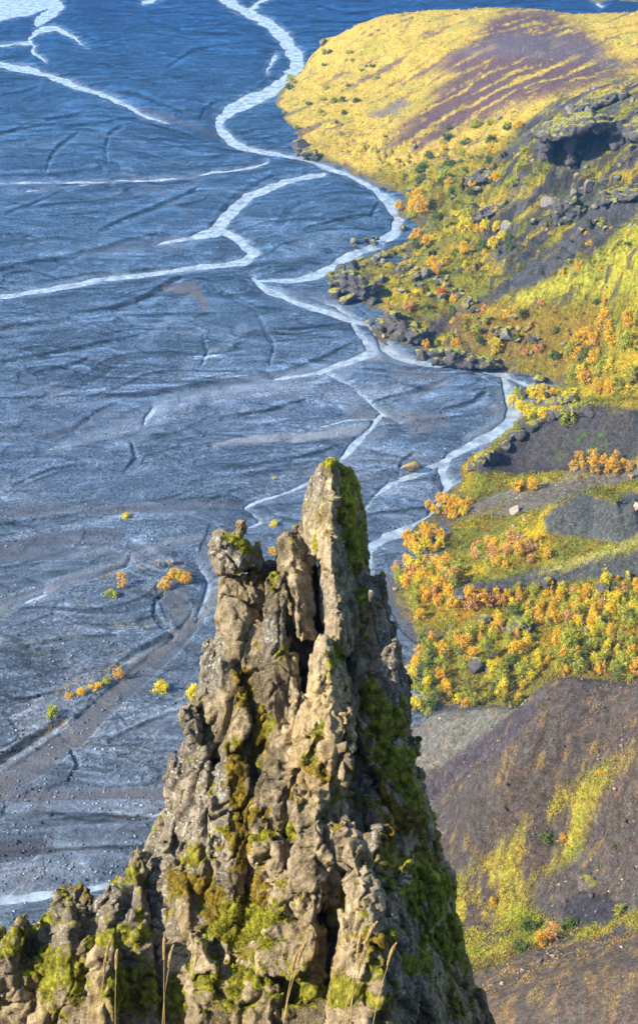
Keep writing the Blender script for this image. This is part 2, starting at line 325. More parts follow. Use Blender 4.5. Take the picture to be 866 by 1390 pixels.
    dr = np.full(X.shape, 1e9)
    for pts in RIV: dr = np.minimum(dr, dist_stroke(qx, qy, pts))
    dr = dr + 3.2*fbm2(X/11, Y/9, 4, 88, .6) + 1.0
    z = np.where(dr < 26, np.minimum(z, .10+.04*np.maximum(dr, 0)), z)
    # shallow braids: the bed rises in small bars inside the channel
    m = sstep(2.6, -1.6, dr)
    bar = sstep(-.05, .25, fbm2(ax/6, ay/3.5, 3, 91))*sstep(-5, -1, dr)
    z = z*(1-m) + (-.42 + .30*bar*sstep(440,300,Y) + .04*fbm2(X/2, Y/2, 2, 93))*m
    shore = sstep(8, 0, dr)*(1-m)*sstep(-.3,.3,fbm2(X/7,Y/5,3,95)); C = blend(C, shore*.6, (.17,.22,.30)); C = blend(C, m*.7, (.17,.21,.26))
    out = (np.abs(SS.ravel()) > .5) | (Y > 1300) | (Y < 110)
    z = np.where(out, .4, z)
    z = np.where(np.hypot(PX-290, PY-1300) < 0, .3, z)
    nr, nc = YY.shape
    idx = np.arange(nr*nc).reshape(nr, nc)
    F = np.stack([idx[:-1,:-1], idx[:-1,1:], idx[1:,1:], idx[1:,:-1]], -1).reshape(-1, 4)
    global PGRAIN
    PGRAIN = np.stack([np.clip(grain, 0, 1)]*3, 1)
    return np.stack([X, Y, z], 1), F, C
def gravel_mat():
    m = NT('river_gravel'); c = m.attr('Col')
    g = m.attr('Mask'); sp = m.ramp(m.noise(1.25, 6, .88), [(.36, .22), (.47, .80), (.55, 1.2), (.66, 2.6)])
    sp = m.mix(g, m.ramp(m.noise(1.7, 5, .75), [(.34, .78), (.66, 1.22)]), sp)
    n2 = m.ramp(m.noise(.22, 4, .6), [(.3, .85), (.7, 1.15)])
    c3 = m.mix(1.0, m.mix(1.0, c, sp, 'MULTIPLY'), n2, 'MULTIPLY')
    m.l(c3, m.b.inputs['Base Color']); m.b.inputs['Roughness'].default_value = .9; m.b.inputs['Specular IOR Level'].default_value = .06
    b = m.bump(m.noise(1.9, 5, .75), .9, .35); m.l(b, m.b.inputs['Normal'])
    return m.m
def water_mat():
    m = NT('glacial_water')
    mp = m.n('ShaderNodeMapping'); mp.inputs['Scale'].default_value = (.8,.6,1); m.l(m.pos(), mp.inputs[0])
    c = m.ramp(m.noise(.5, 5, .65, mp.outputs[0]), [(.3, (.20,.27,.35)), (.5, (.31,.38,.45)), (.7, (.46,.53,.59))])
    m.l(c, m.b.inputs['Base Color']); m.b.inputs['Roughness'].default_value = .22; m.b.inputs['Specular IOR Level'].default_value = .7
    m.l(m.bump(m.noise(1.4, 4, .6), .5, .12), m.b.inputs['Normal'])
    tp = m.n('ShaderNodeBsdfTransparent'); mx = m.n('ShaderNodeMixShader'); m.l(m.ramp(m.noise(.35, 5, .65, mp.outputs[0]), [(.33, .45), (.55, .97)]), mx.inputs[0])
    m.l(tp.outputs[0], mx.inputs[1]); m.l(m.b.outputs[0], mx.inputs[2]); m.l(mx.outputs[0], m.t.nodes['Material Output'].inputs[0])
    return m.m
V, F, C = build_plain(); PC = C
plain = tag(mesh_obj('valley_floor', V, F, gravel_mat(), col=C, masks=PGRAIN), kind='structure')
river = tag(mesh_obj('river', [(-5000,110,WATER_Z),(5000,110,WATER_Z),(5000,5400,WATER_Z),(-5000,5400,WATER_Z)], [(0,1,2,3)], water_mat(), smooth=False), kind='structure')

# ================================================================= HILLSIDE (right bank)
HP = [ # px, py, z : surveyed heights
 (430,55,1),(410,95,1),(377,130,1),(382,170,1),(400,203,1),(425,214,1),(470,229,1),(510,249,1),(548,268,1),(555,300,1),(548,330,1),(512,343,1),(482,353,1),(452,385,1),(462,405,1),(503,422,1),(518,452,1),(560,478,1),(620,494,1),(680,501,1),(740,516,1),(768,540,1),(745,575,1),(695,598,1),(655,622,1),(625,655,1),(603,692,1),(573,715,1),(546,740,1),(532,790,1),(538,830,1),(562,880,1),(556,930,1),(548,975,2),
 (500,1050,1),(450,1150,1),(420,1300,1),(400,1420,1),
 (640,12,29),(700,11,30),(500,30,22),(560,18,26),(780,38,30),(866,65,32),(940,80,34),(450,60,7),(420,80,3),
 (560,60,20),(640,60,25),(720,60,28),(640,130,18),(560,120,13),(640,200,10),(480,120,8),(480,180,4),(560,230,5),(600,262,7),(720,130,24),(430,130,5),(540,170,9),
 (800,142,42),(866,115,46),(740,165,36),(730,215,29),(800,225,30),(866,230,36),(700,230,19),(660,270,13),(700,300,17),(800,300,26),(866,300,33),(620,300,8),(580,362,3),(545,372,4),(620,400,6),(700,400,13),(800,400,21),(866,400,27),(700,470,6),(800,470,11),(866,470,16),(866,538,7),(800,538,2.5),(600,450,2.5),
 (700,580,7),(740,568,10),(785,560,13),(866,568,16),(655,612,3),(700,625,2.6),(780,622,6.5),(866,620,10),(640,650,2.2),(700,672,3),(780,672,9),(866,672,14),(640,740,2.5),(560,780,1.2),(640,780,3.4),(580,725,1.5),
 (700,772,7),(775,758,11),(866,738,15.5),(620,800,3.0),(700,800,3.4),(780,795,6.5),(866,790,9.5),(620,850,1.6),(700,850,3.5),(800,850,7),(866,850,9.5),(700,920,2.4),(800,935,4.5),(866,935,7),(600,920,1.3),
 (590,966,15),(650,963,21),(720,950,31),(790,946,34),(866,945,37),(570,990,12),
 (866,1050,35),(720,1050,25),(640,1050,17),(600,1090,11),(640,1190,8.5),(720,1190,13),(800,1190,19.5),(866,1190,26),(640,1280,9),(740,1255,13.5),(800,1230,17),(866,1270,24),(740,1296,17),(640,1390,14),(740,1390,24),(866,1390,30),(540,1200,2),
]
W = []
for px, py, z in HP: W.append(at_z(px, py, (z if z > 2 else .25) + (1.6 if (px >= 590 and 770 < py < 960) else 0)))
for px, py, z in HP:
    if px >= 866 and px < 900:
        p = at_z(px, py, z); W.append(p + np.array([.10*p[1], 0, .05*p[1]])); 
W += [np.array(p, float) for p in [(-10,760,-6),(-40,700,-8),(-45,640,-8),(-40,580,-8),(-20,520,-8),(-15,470,-8),(-20,400,-8),(-10,340,-8),(0,290,-8),(-5,240,-8),(-30,190,-6),(-40,150,-4),
   (20,880,-9),(80,860,-6),(140,800,2),(60,830,-4),(220,820,10),(120,900,-9),(240,950,-9),(-60,100,-2),(20,110,8),(60,110,22),(120,110,34)]]
for px, py in ((650,963),(720,952),(790,948),(866,946),(960,946)):
    c = at_z(px, py, {650:20,720:28,790:32,866:35,960:38}[px]); u_ = c[0]/c[1]; k_ = (H-c[2])/c[1]
    for dy, dz in ((10, 2.5), (22, 6.0)): W.append(np.array([u_*(c[1]+dy), c[1]+dy, H-k_*(c[1]+dy)-dz]))
W = np.array(W)
# thin plate spline with light smoothing
SCL = 100.0
def tps_fit(P):
    n = len(P); x = P[:, :2]/SCL; d = np.hypot(x[:,None,0]-x[None,:,0], x[:,None,1]-x[None,:,1])
    K = np.where(d > 0, d*d*np.log(d+1e-12), 0) + np.eye(n)*3e-4
    Q = np.concatenate([np.ones((n,1)), x], 1); A = np.block([[K, Q], [Q.T, np.zeros((3,3))]])
    sol = np.linalg.solve(A, np.concatenate([P[:,2], np.zeros(3)])); return x, sol
TX, TS = tps_fit(W)
def tps(X, Y):
    out = np.zeros(X.shape); n = len(TX)
    for i in range(n):
        r2 = (X/SCL-TX[i,0])**2 + (Y/SCL-TX[i,1])**2
        out += TS[i]*.5*r2*np.log(r2+1e-12)
    return out + TS[n] + TS[n+1]*X/SCL + TS[n+2]*Y/SCL
FOREST = [(556,790),(600,815),(700,800),(790,790),(880,770),(880,945),(720,940),(640,955),(556,955),(565,880),(548,840)]
def hill_height(X, Y):
    z = tps(X, Y)
    PX, PY = project(X, np.maximum(Y, 20), z)
    e = sstep(-1, 4, z)
    qx = PX + 9*fbm2(X/13, Y/18, 3, 104); qy = PY + 6*fbm2(X/13+7, Y/18, 3, 105)
    # gullies and ribs falling to the river (down-left)
    al = X*.80+Y*.6; ac = -X*.6+Y*.80
    rib = 1-2*np.abs(fbm2(al/48, ac/15, 4, 111, .5)); up = sstep(640, 470, PY)*sstep(110, 250, PY)
    z = z + e*(1.5*fbm2(X/24, Y/24, 4, 101) + .85*fbm2(X/7, Y/7, 4, 103, .6))
    z = z + e*up*2.8*(rib-.55)
    # rock steps
    st = fbm2(X/30+4, Y/26, 3, 115)*4 + z/5; fr = st-np.floor(st)
    z = z + e*up*2.6*(sstep(.42, .52, fr)-fr)
    def mound(pts, hgt, fall, zz):
        d = dist_stroke(qx, qy, pts); return zz + hgt*(np.exp(-np.maximum(d, 0)/fall*1.25)*.75+.25*np.exp(-(np.maximum(d, 0)/fall)**2))
    # dunes of grey ash, ash ridge, gullies of the near slope
    z = mound([(748,718,0),(775,716,0),(805,704,0),(828,708,0),(832,726,0)], 5.0, 22, z)
    z = mound([(856,716,0),(872,700,0),(900,690,0)], 5.0, 14, z)
    z = mound([(500,690,2)], 0, 5, z)
    z = mound([(618,822,0),(650,818,0),(700,806,0),(735,798,0),(770,788,0),(870,762,0)], 3.8, 15, z)
    z = mound([(655,634,0),(690,606,0),(720,586,0),(760,574,0),(800,572,0),(880,580,0)], 2.0, 16, z)
    z = mound([(700,665,0),(760,650,0),(830,640,0)], 1.5, 10, z)
    for pts, dep, fall in [([(715,962,1),(690,985,3),(640,1020,4),(590,1062,4),(565,1090,5)], 2.2, 16),
                           ([(760,1075,1),(700,1110,3),(655,1150,3)], 1.0, 12), ([(680,1000,1),(640,1060,3),(600,1130,3)], .7, 8),
                           ([(866,1090,2),(800,1120,3),(740,1160,3)], 1.6, 14), ([(740,990,1),(720,1040,3),(690,1090,2)], 1.3, 9), ([(840,980,1),(790,1040,3),(760,1090,2)], 1.3, 11), ([(610,1060,1),(590,1110,2)], 1.0, 8), ([(790,1010,1),(740,1050,2),(690,1100,2)], .8, 10),
                           ([(866,310,2),(800,370,5),(735,400,3),(640,440,3),(600,470,2)], 1.2, 8), ([(866,500,1),(800,510,2),(740,500,2)], .8, 8)]:
        d = dist_stroke(qx, qy, pts); z = z - 1.5*dep*np.exp(-np.maximum(d, 0)/fall*1.2)
    z = mound([(690,1115,6),(740,1130,6)], 2.6, 30, z)
    z = mound([(700,980,0),(668,1030,0),(628,1080,0)], 2.2, 26, z)
    z = mound([(860,1010,0),(800,1050,0),(770,1100,0)], 2.4, 26, z)
    z = mound([(600,985,0),(575,1010,0)], 1.5, 16, z)
    z = mound([(790,1205,8),(812,1235,8)], 2.0, 22, z)
    return z
def build_hill():
    pys = np.arange(1480, -14, -1.9)
    v = (CY-pys)/FPX; Yr = (CP+SP*v)/(SP-CP*v)*H
    Yr = np.concatenate([np.linspace(70, Yr[0]-1.5, 30), Yr, Yr[-1]*np.linspace(1.01, 1.25, 20)])
    # crests need even spacing: densify
    s = np.concatenate([np.linspace(-.16, .27, 430), .27+np.geomspace(.003, .8, 40)])
    YY, SS = np.meshgrid(Yr, s, indexing='ij'); XX = SS*YY; X = XX.ravel(); Y = YY.ravel()
    z = hill_height(X, Y); z = np.minimum(z, 90+0*z)
    return X, Y, z, YY.shape
HX, HY, HZ, HS = build_hill()
HYr = HY.reshape(HS)[:,0]; HSs = HX.reshape(HS)[0]/HYr[0]; HZg = HZ.reshape(HS)
def hill_z(x, y):
    s = x/y; i = np.clip(np.searchsorted(HYr, y)-1, 0, len(HYr)-2); j = np.clip(np.searchsorted(HSs, s)-1, 0, len(HSs)-2)
    a = (y-HYr[i])/(HYr[i+1]-HYr[i]); b = (s-HSs[j])/(HSs[j+1]-HSs[j])
    return (HZg[i,j]*(1-b)+HZg[i,j+1]*b)*(1-a) + (HZg[i+1,j]*(1-b)+HZg[i+1,j+1]*b)*a
def on_ground(px, py):
    """first point of hillside or valley floor along the sight line"""
    u, yf, k = ray(px, py); t0 = 100.0; 
    ts = np.arange(100.0, 1000.0, .8)
    X = u*ts; Y = yf*ts; Z = H+k*ts
    i = np.clip(np.searchsorted(HYr, Y)-1, 0, len(HYr)-2); j = np.clip(np.searchsorted(HSs, X/Y)-1, 0, len(HSs)-2)
    G = np.maximum(HZg[i,j], .9)
    hit = np.where(Z <= G)[0]
    if len(hit) == 0: return None
    t = ts[hit[0]]-.4; x, y = u*t, yf*t
    return x, y, float(max(hill_z(x, y), .85)), t
SOIL = (.12,.078,.080); SCREE = (.075,.075,.083); ASH = (.082,.088,.095); STRAW = (.46,.34,.085); GRN = (.17,.165,.03); RUST = (.19,.10,.028); YEL = (.38,.29,.04)
def paint_hill(X, Y, Z):
    PX, PY = project(X, Y, Z)
    def blend(C, m, c): return C*(1-m[:, None]) + np.array(c)*m[:, None]
    n1 = fbm2(X/16, Y/16, 5, 201, .6); n2 = fbm2(X/6, Y/7, 5, 203, .65); n3 = fbm2(X/30, Y/30, 4, 205)
    al = X*.80+Y*.6; ac = -X*.6+Y*.80
    streak = fbm2(al/32, ac/6.5, 5, 207, .6); fine = fbm2(X/2, Y/2.2, 4, 209, .65)
    # blotchy moor: olive, gold, rust
    C = np.tile(np.array(GRN), (len(X), 1))
    C = blend(C, sstep(-.15, .35, n1), YEL)
    C = blend(C, sstep(.0, .35, n2)*.7, RUST)
    C = blend(C, sstep(.0, .4, fbm2(X/9+40, Y/9, 4, 215))*.6, (.10,.12,.03))
    qx = PX + 14*fbm2(X/12, Y/16, 4, 221) + 4*fine; qy = PY + 9*fbm2(X/12+5, Y/16, 4, 223) + 3*fine
    def region(poly, soft=5): return sstep(soft, -soft, sd_poly(qx, qy, poly))
    far = region([(360,130),(440,40),(640,-20),(900,-20),(900,110),(800,130),(700,170),(650,215),(560,225),(470,235),(400,215)], 8)
    C = blend(C, far, STRAW)
    C = blend(C, far*sstep(.1, .45, n2)*.45, (.33,.21,.05))
    C = blend(C, far*sstep(.0, .35, n1)*.55, (.27,.28,.06)); C = blend(C, far*sstep(.1, .35, fbm2(X/7+3, Y/9, 4, 251))*.5, (.20,.17,.06))
    soil = region([(525,195),(570,155),(590,130),(620,100),(590,92),(640,50),(680,14),(740,12),(800,45),(850,85),(830,105),(760,125),(690,150),(640,170),(565,205)], 12)
    soil2 = region([(600,110),(700,40),(720,60),(700,90),(560,160),(530,160)], 10)
    C = blend(C, np.clip(soil*sstep(-.14, .03, streak+.10+.2*fine) + soil2*.10, 0, 1), SOIL)
    C = blend(C, far*sstep(.16, .3, streak)*.8, SOIL)
    C = blend(C, region([(610,75),(680,45),(790,50),(850,95),(780,80),(700,78)], 8)*.75, (.12,.105,.125))
    C = blend(C, region([(495,155),(545,135),(560,140),(520,165)], 4)*.8, (.13,.12,.13))
    # rocky scree of the middle slope
    sc = region([(700,175),(760,130),(866,95),(900,90),(900,330),(860,300),(800,360),(740,380),(700,395),(640,300),(700,260),(650,240),(690,200)], 10)
    C = blend(C, sc*sstep(-.16, .10, streak+.35*n2)*.92, SCREE); C = blend(C, sc*sstep(.0, .12, fbm2(al/16, ac/5, 4, 261, .6))*.8, (.035,.036,.045))
    C = blend(C, region([(866,290),(830,300),(770,360),(700,395),(600,455),(560,480),(580,440),(650,400),(700,360),(760,320),(800,270),(866,260)], 3)*sstep(-.35, -.05, streak+.3*fine)*.95, (.07,.072,.085))
    C = blend(C, region([(470,395),(520,340),(560,300),(640,250),(600,320),(540,380),(520,420)], 5)*sstep(.0, .2, n2)*.8, (.08,.07,.07))
    C = blend(C, region([(510,435),(570,425),(640,440),(690,430),(760,505),(700,505),(600,490),(540,465)], 5)*sstep(.0, .15, streak)*.85, (.085,.07,.065))
    gr = region([(860,300),(900,290),(900,400),(780,400),(700,420),(640,440),(740,380),(800,350)], 8)
    C = blend(C, gr*.8, (.34,.32,.06)); C = blend(C, gr*sstep(.0, .3, n2)*.6, (.17,.19,.04))
    mid = region([(480,330),(560,225),(700,200),(760,230),(900,300),(900,545),(760,545),(600,490),(500,430),(450,400)], 10)*(1-far)
    C = blend(C, mid*sstep(.12, .3, fbm2(X/4.5, Y/5, 4, 241, .65))*.75, (.055,.06,.022)); C = blend(C, mid*sstep(.2, .32, fbm2(al/10, ac/3.2, 4, 243, .6))*.8, (.07,.062,.062))
    tb = region([(600,420),(700,410),(830,420),(820,460),(760,510),(650,480)], 10); C = blend(C, tb*.55, (.20,.12,.03))
    # black lava ridge and grey slopes
    C = blend(C, region([(640,640),(690,590),(720,570),(790,550),(900,560),(900,605),(800,640),(740,640),(700,645)], 5)*.95, (.052,.050,.062))
    C = blend(C, region([(740,600),(800,585),(866,600),(850,625),(770,635)], 5)*sstep(.0, .25, fbm2(X/2.2, Y/2.4, 4, 247, .7)+.4*n2)*.6, (.07,.12,.03))
    C = blend(C, region([(600,700),(640,680),(760,650),(820,625),(900,600),(900,640),(820,660),(740,690),(640,705),(600,730)], 6)*sstep(-.25, .05, streak)*.85, (.14,.125,.125))
    C = blend(C, region([(740,700),(760,685),(800,672),(830,685),(850,672),(900,660),(900,720),(840,735),(780,728),(745,722)], 3)*.97, ASH)
    C = blend(C, region([(600,815),(625,795),(700,782),(770,765),(866,740),(900,732),(900,775),(800,785),(700,800),(660,815)], 3)*.97, ASH)
    C = blend(C, region([(720,785),(760,765),(866,722),(866,735),(775,770)], 3)*.9, (.33,.31,.10))
    C = blend(C, region([(500,740),(535,760),(530,830),(560,880),(552,945),(500,945),(500,740)], 5)*.8, (.12,.12,.125))
    C = blend(C, region([(596,945),(605,925),(650,910),(655,925),(620,945)], 3)*.9, ASH)
    fo = region([(556,790),(600,825),(700,805),(790,795),(900,780),(900,945),(720,945),(640,960),(560,960),(570,880),(545,840)], 8)
    C = blend(C, fo*.8, (.22,.19,.035)); C = blend(C, fo*sstep(0, .4, n2)*.6, (.30,.17,.03))
    # near brown slope
    near = sstep(232, 205, Y)*sstep(0, 3, Z)
    C = blend(C, near, (.092,.082,.080))
    C = blend(C, near*sstep(-.1, .35, n3+.3*n1)*.45, (.085,.058,.046)); C = blend(C, near*sstep(0, .4, fbm2(X/11, Y/11, 4, 231))*.45, (.125,.105,.095))
    C = blend(C, near*region([(540,975),(600,965),(650,963),(720,950),(670,990),(600,1040),(555,1050)], 4)*.85, (.17,.165,.155))
    C = blend(C, near*region([(720,952),(735,955),(690,1010),(620,1065),(560,1110),(560,1080),(620,1030),(680,985)], 4)*.8, (.082,.072,.092))  # shaded side of the gully painted as a dark purplish band
    C = blend(C, near*sstep(.22, .34, fine)*.4, (.32,.21,.06))
    veg = region([(590,1200),(630,1190),(675,1150),(715,1120),(745,1085),(790,1060),(880,1000),(880,1020),(810,1085),(800,1120),(780,1160),(720,1195),(715,1230),(760,1262),(880,1240),(880,1262),(780,1280),(700,1300),(600,1320)], 15)
    C = blend(C, near*veg*sstep(-.26, .04, n2+.5*fine)*.9, (.34,.28,.06)); C = blend(C, near*veg*sstep(-.1, .3, n2)*.7, (.20,.23,.045)); C = blend(C, near*veg*sstep(.1, .4, n1)*.5, (.36,.24,.10))
    C = blend(C, near*region([(758,1228),(780,1216),(822,1212),(838,1235),(820,1258),(772,1258)], 4)*.9, (.045,.044,.058))  # painted shadow: dark patch in the hollow below the slope lobe
    top = near*region([(640,1400),(640,1330),(720,1292),(780,1280),(900,1262),(900,1420)], 5)
    C = blend(C, top, (.13,.105,.09)); C = blend(C, top*sstep(0, .3, fine)*.6, (.33,.22,.09))
    rocky = sc*.6
    # river edge: brown undercut
    C = blend(C, sstep(1.5, .7, Z+1.2*n2)*(1-near)*.8, (.10,.085,.075))
    C = C*(1+.35*fine[:, None])
    lumn = C.mean(1, keepdims=True); C = np.clip(lumn + (C-lumn)*1.12, .008, 1)
    return np.clip(C, .01, 1), np.stack([far, near, veg, rocky], 1)
def hill_mat():
    m = NT('hillside_ground'); c = m.attr('Col')
    sp = m.ramp(m.noise(1.1, 6, .78), [(.32, .42), (.5, .95), (.68, 1.6)])
    sp2 = m.ramp(m.noise(4.5, 3, .6), [(.35, .65), (.6, 1.15), (.7, 1.6)])
    hue = m.ramp(m.noise(.5, 4, .6), [(.3, (1.08,.95,.85)), (.7, (.92,1.04,1.05))])
    c2 = m.mix(1.0, m.mix(1.0, m.mix(1.0, c, sp, 'MULTIPLY'), hue, 'MULTIPLY'), sp2, 'MULTIPLY')
    m.l(c2, m.b.inputs['Base Color']); m.b.inputs['Roughness'].default_value = .95; m.b.inputs['Specular IOR Level'].default_value = .1
    m.l(m.bump(m.noise(.9, 7, .75), 1.0, .9), m.b.inputs['Normal'])
    return m.m
HC, HM = paint_hill(HX, HY, HZ)
nr, nc = HS; idx = np.arange(nr*nc).reshape(nr, nc)
HF = np.stack([idx[:-1,:-1], idx[:-1,1:], idx[1:,1:], idx[1:,:-1]], -1).reshape(-1, 4)
keep = (HZ[HF].max(1) > -.8); HF = HF[keep]
hill = tag(mesh_obj('hillside', np.stack([HX, HY, HZ], 1), HF, hill_mat(), col=HC), kind='structure')

# low vegetated bank across the river, top right
def far_bank():
    c = at_z(862, 4); xs = np.linspace(-45, 75, 70); ys = np.linspace(-22, 60, 50); YY, XX = np.meshgrid(ys, xs, indexing='ij'); X = XX.ravel(); Y = YY.ravel()
    z = 7*np.exp(-((X-25)/38)**2-((Y-18)/20)**2) + 1.2*fbm2(X/9, Y/9, 4, 901) - .9; n = sstep(-.1, .3, fbm2(X/6, Y/6, 4, 903))[:,None]
    C = np.array((.16,.16,.04))*(1-n) + np.array((.10,.07,.05))*n; idx = np.arange(len(X)).reshape(YY.shape)
    F = np.stack([idx[:-1,:-1], idx[:-1,1:], idx[1:,1:], idx[1:,:-1]], -1).reshape(-1, 4)
    tag(mesh_obj('far_bank', np.stack([X+c[0], Y+c[1], z], 1), F, hill.data.materials[0], col=C), kind='structure')
far_bank()
# ================================================================= MOUNTAIN the viewer stands on
def build_mount():
    ys = np.concatenate([np.linspace(-120, 0, 30), np.linspace(.5, 40, 110), np.linspace(41, 150, 70)])
    xs = np.concatenate([np.linspace(-220, -20, 40), np.linspace(-19, 19, 130), np.linspace(20, 220, 40)])
    YY, XX = np.meshgrid(ys, xs, indexing='ij'); X = XX.ravel(); Y = YY.ravel()
    base = np.interp(Y, [-120,-20,0,2,4,8,22,40,100,140,150], [120,146,148.3,147.6,145.4,140.5,123.5,103,38,-6,-14])
    base = base - np.abs(X)*.10
    z = base + 1.2*fbm2(X/7, Y/7, 4, 301)*sstep(8, 20, np.abs(Y)) + .12*fbm2(X/1.2, Y/1.2, 4, 303) - .2
    n = fbm2(X/3, Y/3, 4, 305); C = np.tile(np.array((.20,.18,.05)), (len(X),1)); m = sstep(-.1, .3, n)[:,None]
    C = C*(1-m)+np.array((.12,.095,.07))*m
    nr, nc = YY.shape; idx = np.arange(nr*nc).reshape(nr, nc)
    F = np.stack([idx[:-1,:-1], idx[:-1,1:], idx[1:,1:], idx[1:,:-1]], -1).reshape(-1, 4)
    return np.stack([X, Y, z], 1), F, C
V, F, C = build_mount()
mount = tag(mesh_obj('mountain_slope', V, F, hill.data.materials[0], col=C), kind='structure')

# ================================================================= ROCK CRAG
Y0 = 25.0
def crag_pt(px, py, dd): return at_y(px, py, Y0 + dd - 3.2*max(0, (py-720)/600.0))
def hull(pts, thick, shrink=.12, drop=0.0):
    P = np.array([crag_pt(*p) for p in pts]); c = P.mean(0); B = c + (P-c)*(1-shrink); B[:,1] += thick; B[:,2] -= thick*(H-P[:,2])/P[:,1]*1.04 + drop
    bm = bmesh.new()
    for q in np.concatenate([P, B]): bm.verts.new(q)
    r = bmesh.ops.convex_hull(bm, input=bm.verts)
    junk = [g for g in r['geom_interior'] if isinstance(g, bmesh.types.BMVert)]
    bmesh.ops.delete(bm, geom=junk, context='VERTS')
    bmesh.ops.triangulate(bm, faces=bm.faces)
    bm.verts.index_update()
    V = [v.co[:] for v in bm.verts]; F = [[v.index for v in f.verts] for f in bm.faces]; bm.free()
    return V, F
def chunk_union(chunks, voxel):
    AV = []; AF = []
    for pts, th in chunks:
        V, F = hull(pts, th); o = len(AV); AV += V; AF += [[i+o for i in f] for f in F]
    return raw_remesh(AV, AF, voxel)
def raw_remesh(AV, AF, voxel):
    me = bpy.data.meshes.new('tmp'); me.from_pydata(AV, [], AF); ob = bpy.data.objects.new('tmp', me); COL.objects.link(ob)
    md = ob.modifiers.new('r', 'REMESH'); md.mode = 'VOXEL'; md.voxel_size = voxel; md.adaptivity = 0
    dg = bpy.context.evaluated_depsgraph_get(); ev = ob.evaluated_get(dg); m2 = bpy.data.meshes.new_from_object(ev)
    n = len(m2.vertices); V = np.empty(n*3, np.float32); m2.vertices.foreach_get('co', V); V = V.reshape(-1, 3).astype(float)
    nl = len(m2.loops); L = np.empty(nl, np.int32); m2.loops.foreach_get('vertex_index', L); 
    ls = np.empty(len(m2.polygons), np.int32); m2.polygons.foreach_get('loop_total', ls)
    assert (ls == 4).all(); F = L.reshape(-1, 4)
    bpy.data.objects.remove(ob)
    return V, F
def vnormals(V, F):
    n = np.cross(V[F[:,2]]-V[F[:,0]], V[F[:,3]]-V[F[:,1]]); N = np.zeros_like(V)
    for k in range(4): np.add.at(N, F[:,k], n)
    return N/np.maximum(np.linalg.norm(N, axis=1, keepdims=True), 1e-12)
def smooth(V, F, it):
    for _ in range(it):
        S = np.zeros_like(V); c = np.zeros(len(V))
        for a, b in ((0,1),(1,2),(2,3),(3,0)):
            np.add.at(S, F[:,a], V[F[:,b]]); np.add.at(S, F[:,b], V[F[:,a]]); np.add.at(c, F[:,a], 1); np.add.at(c, F[:,b], 1)
        V = .5*V + .5*S/np.maximum(c, 1)[:,None]
    return V
def blocks(P, size, seed):
    """jointed rock: every cell a tilted facet, creases between; returns displacement and edge distance"""
    q = P/np.array(size); b = np.floor(q).astype(np.int64); d1 = np.full(len(P), 9e9); d2 = d1.copy(); disp = np.zeros(len(P))
    for i in (-1,0,1):
        for j in (-1,0,1):
            for k in (-1,0,1):
                c = b+np.array([i,j,k]); s = np.stack([_h(c[:,0], c[:,1], c[:,2], seed+t) for t in range(3)], 1)
                r = q-(c+s); d = np.sqrt((r**2).sum(1))
                dr = np.stack([_h(c[:,0], c[:,1], c[:,2], seed+5+t)-.5 for t in range(4)], 1)
                v = (r*dr[:, :3]).sum(1)*1.6 + dr[:,3]
                near = d < d1
                d2 = np.where(near, d1, np.minimum(d2, d)); disp = np.where(near, v, disp); d1 = np.where(near, d, d1)
    return disp, d2-d1
def shard_hulls(V, F, n, size, seed, apex=(0.3, 26.5, 143.5)):
    """angular joint blocks set into the surface, long axis along the crag's ribs"""
    r = np.random.default_rng(seed); S = smooth(V, F, 5); N = vnormals(S, F); out = []; A = np.array(apex)
    cand = np.where((N[:,2] > -.5))[0]; pick = r.choice(cand, n); yaw = fbm3(V[pick], (.35,)*3, 2, seed)*2.2
    for q, (i, yw) in enumerate(zip(pick, yaw)):
        p = V[i]; nn = N[i]; up = (A-p); up /= np.linalg.norm(up); up = up + r.normal(scale=.13, size=3); up /= np.linalg.norm(up)
        nn = nn + np.array([math.sin(yw)*.7, 0, .0]) + r.normal(scale=.22, size=3); nn -= up*(nn@up); nn /= np.linalg.norm(nn); tt = np.cross(up, nn)
        k = size*min(1.45, math.exp(r.normal(0, .35)))*(1-.50*float(sstep(np.array(134.0), np.array(137.5), p[2]))); L = k*r.uniform(1.2, 3.2); w = k*r.uniform(.5, 1.0); d = k*r.uniform(.35, .6)
        if p[2] > 134.8 and r.random() < .8: continue
        pts = []
        for a in (-1, 1):
            for b in (-1, 1):
                for c in (-1, 1):
                    j_ = r.uniform(.55, 1.0, 3); taper = 1-.45*(c > 0)*r.random()
                    pts.append(tt*a*w*j_[0]*taper + nn*b*d*j_[1] + up*c*L*j_[2])
        pts.append(nn*d*1.15+tt*w*r.uniform(-.6,.6)+up*L*r.uniform(-.5,.5)); c0 = p - nn*d*r.uniform(.70, 1.0)
        out.append(np.array(pts)+c0)
    return out
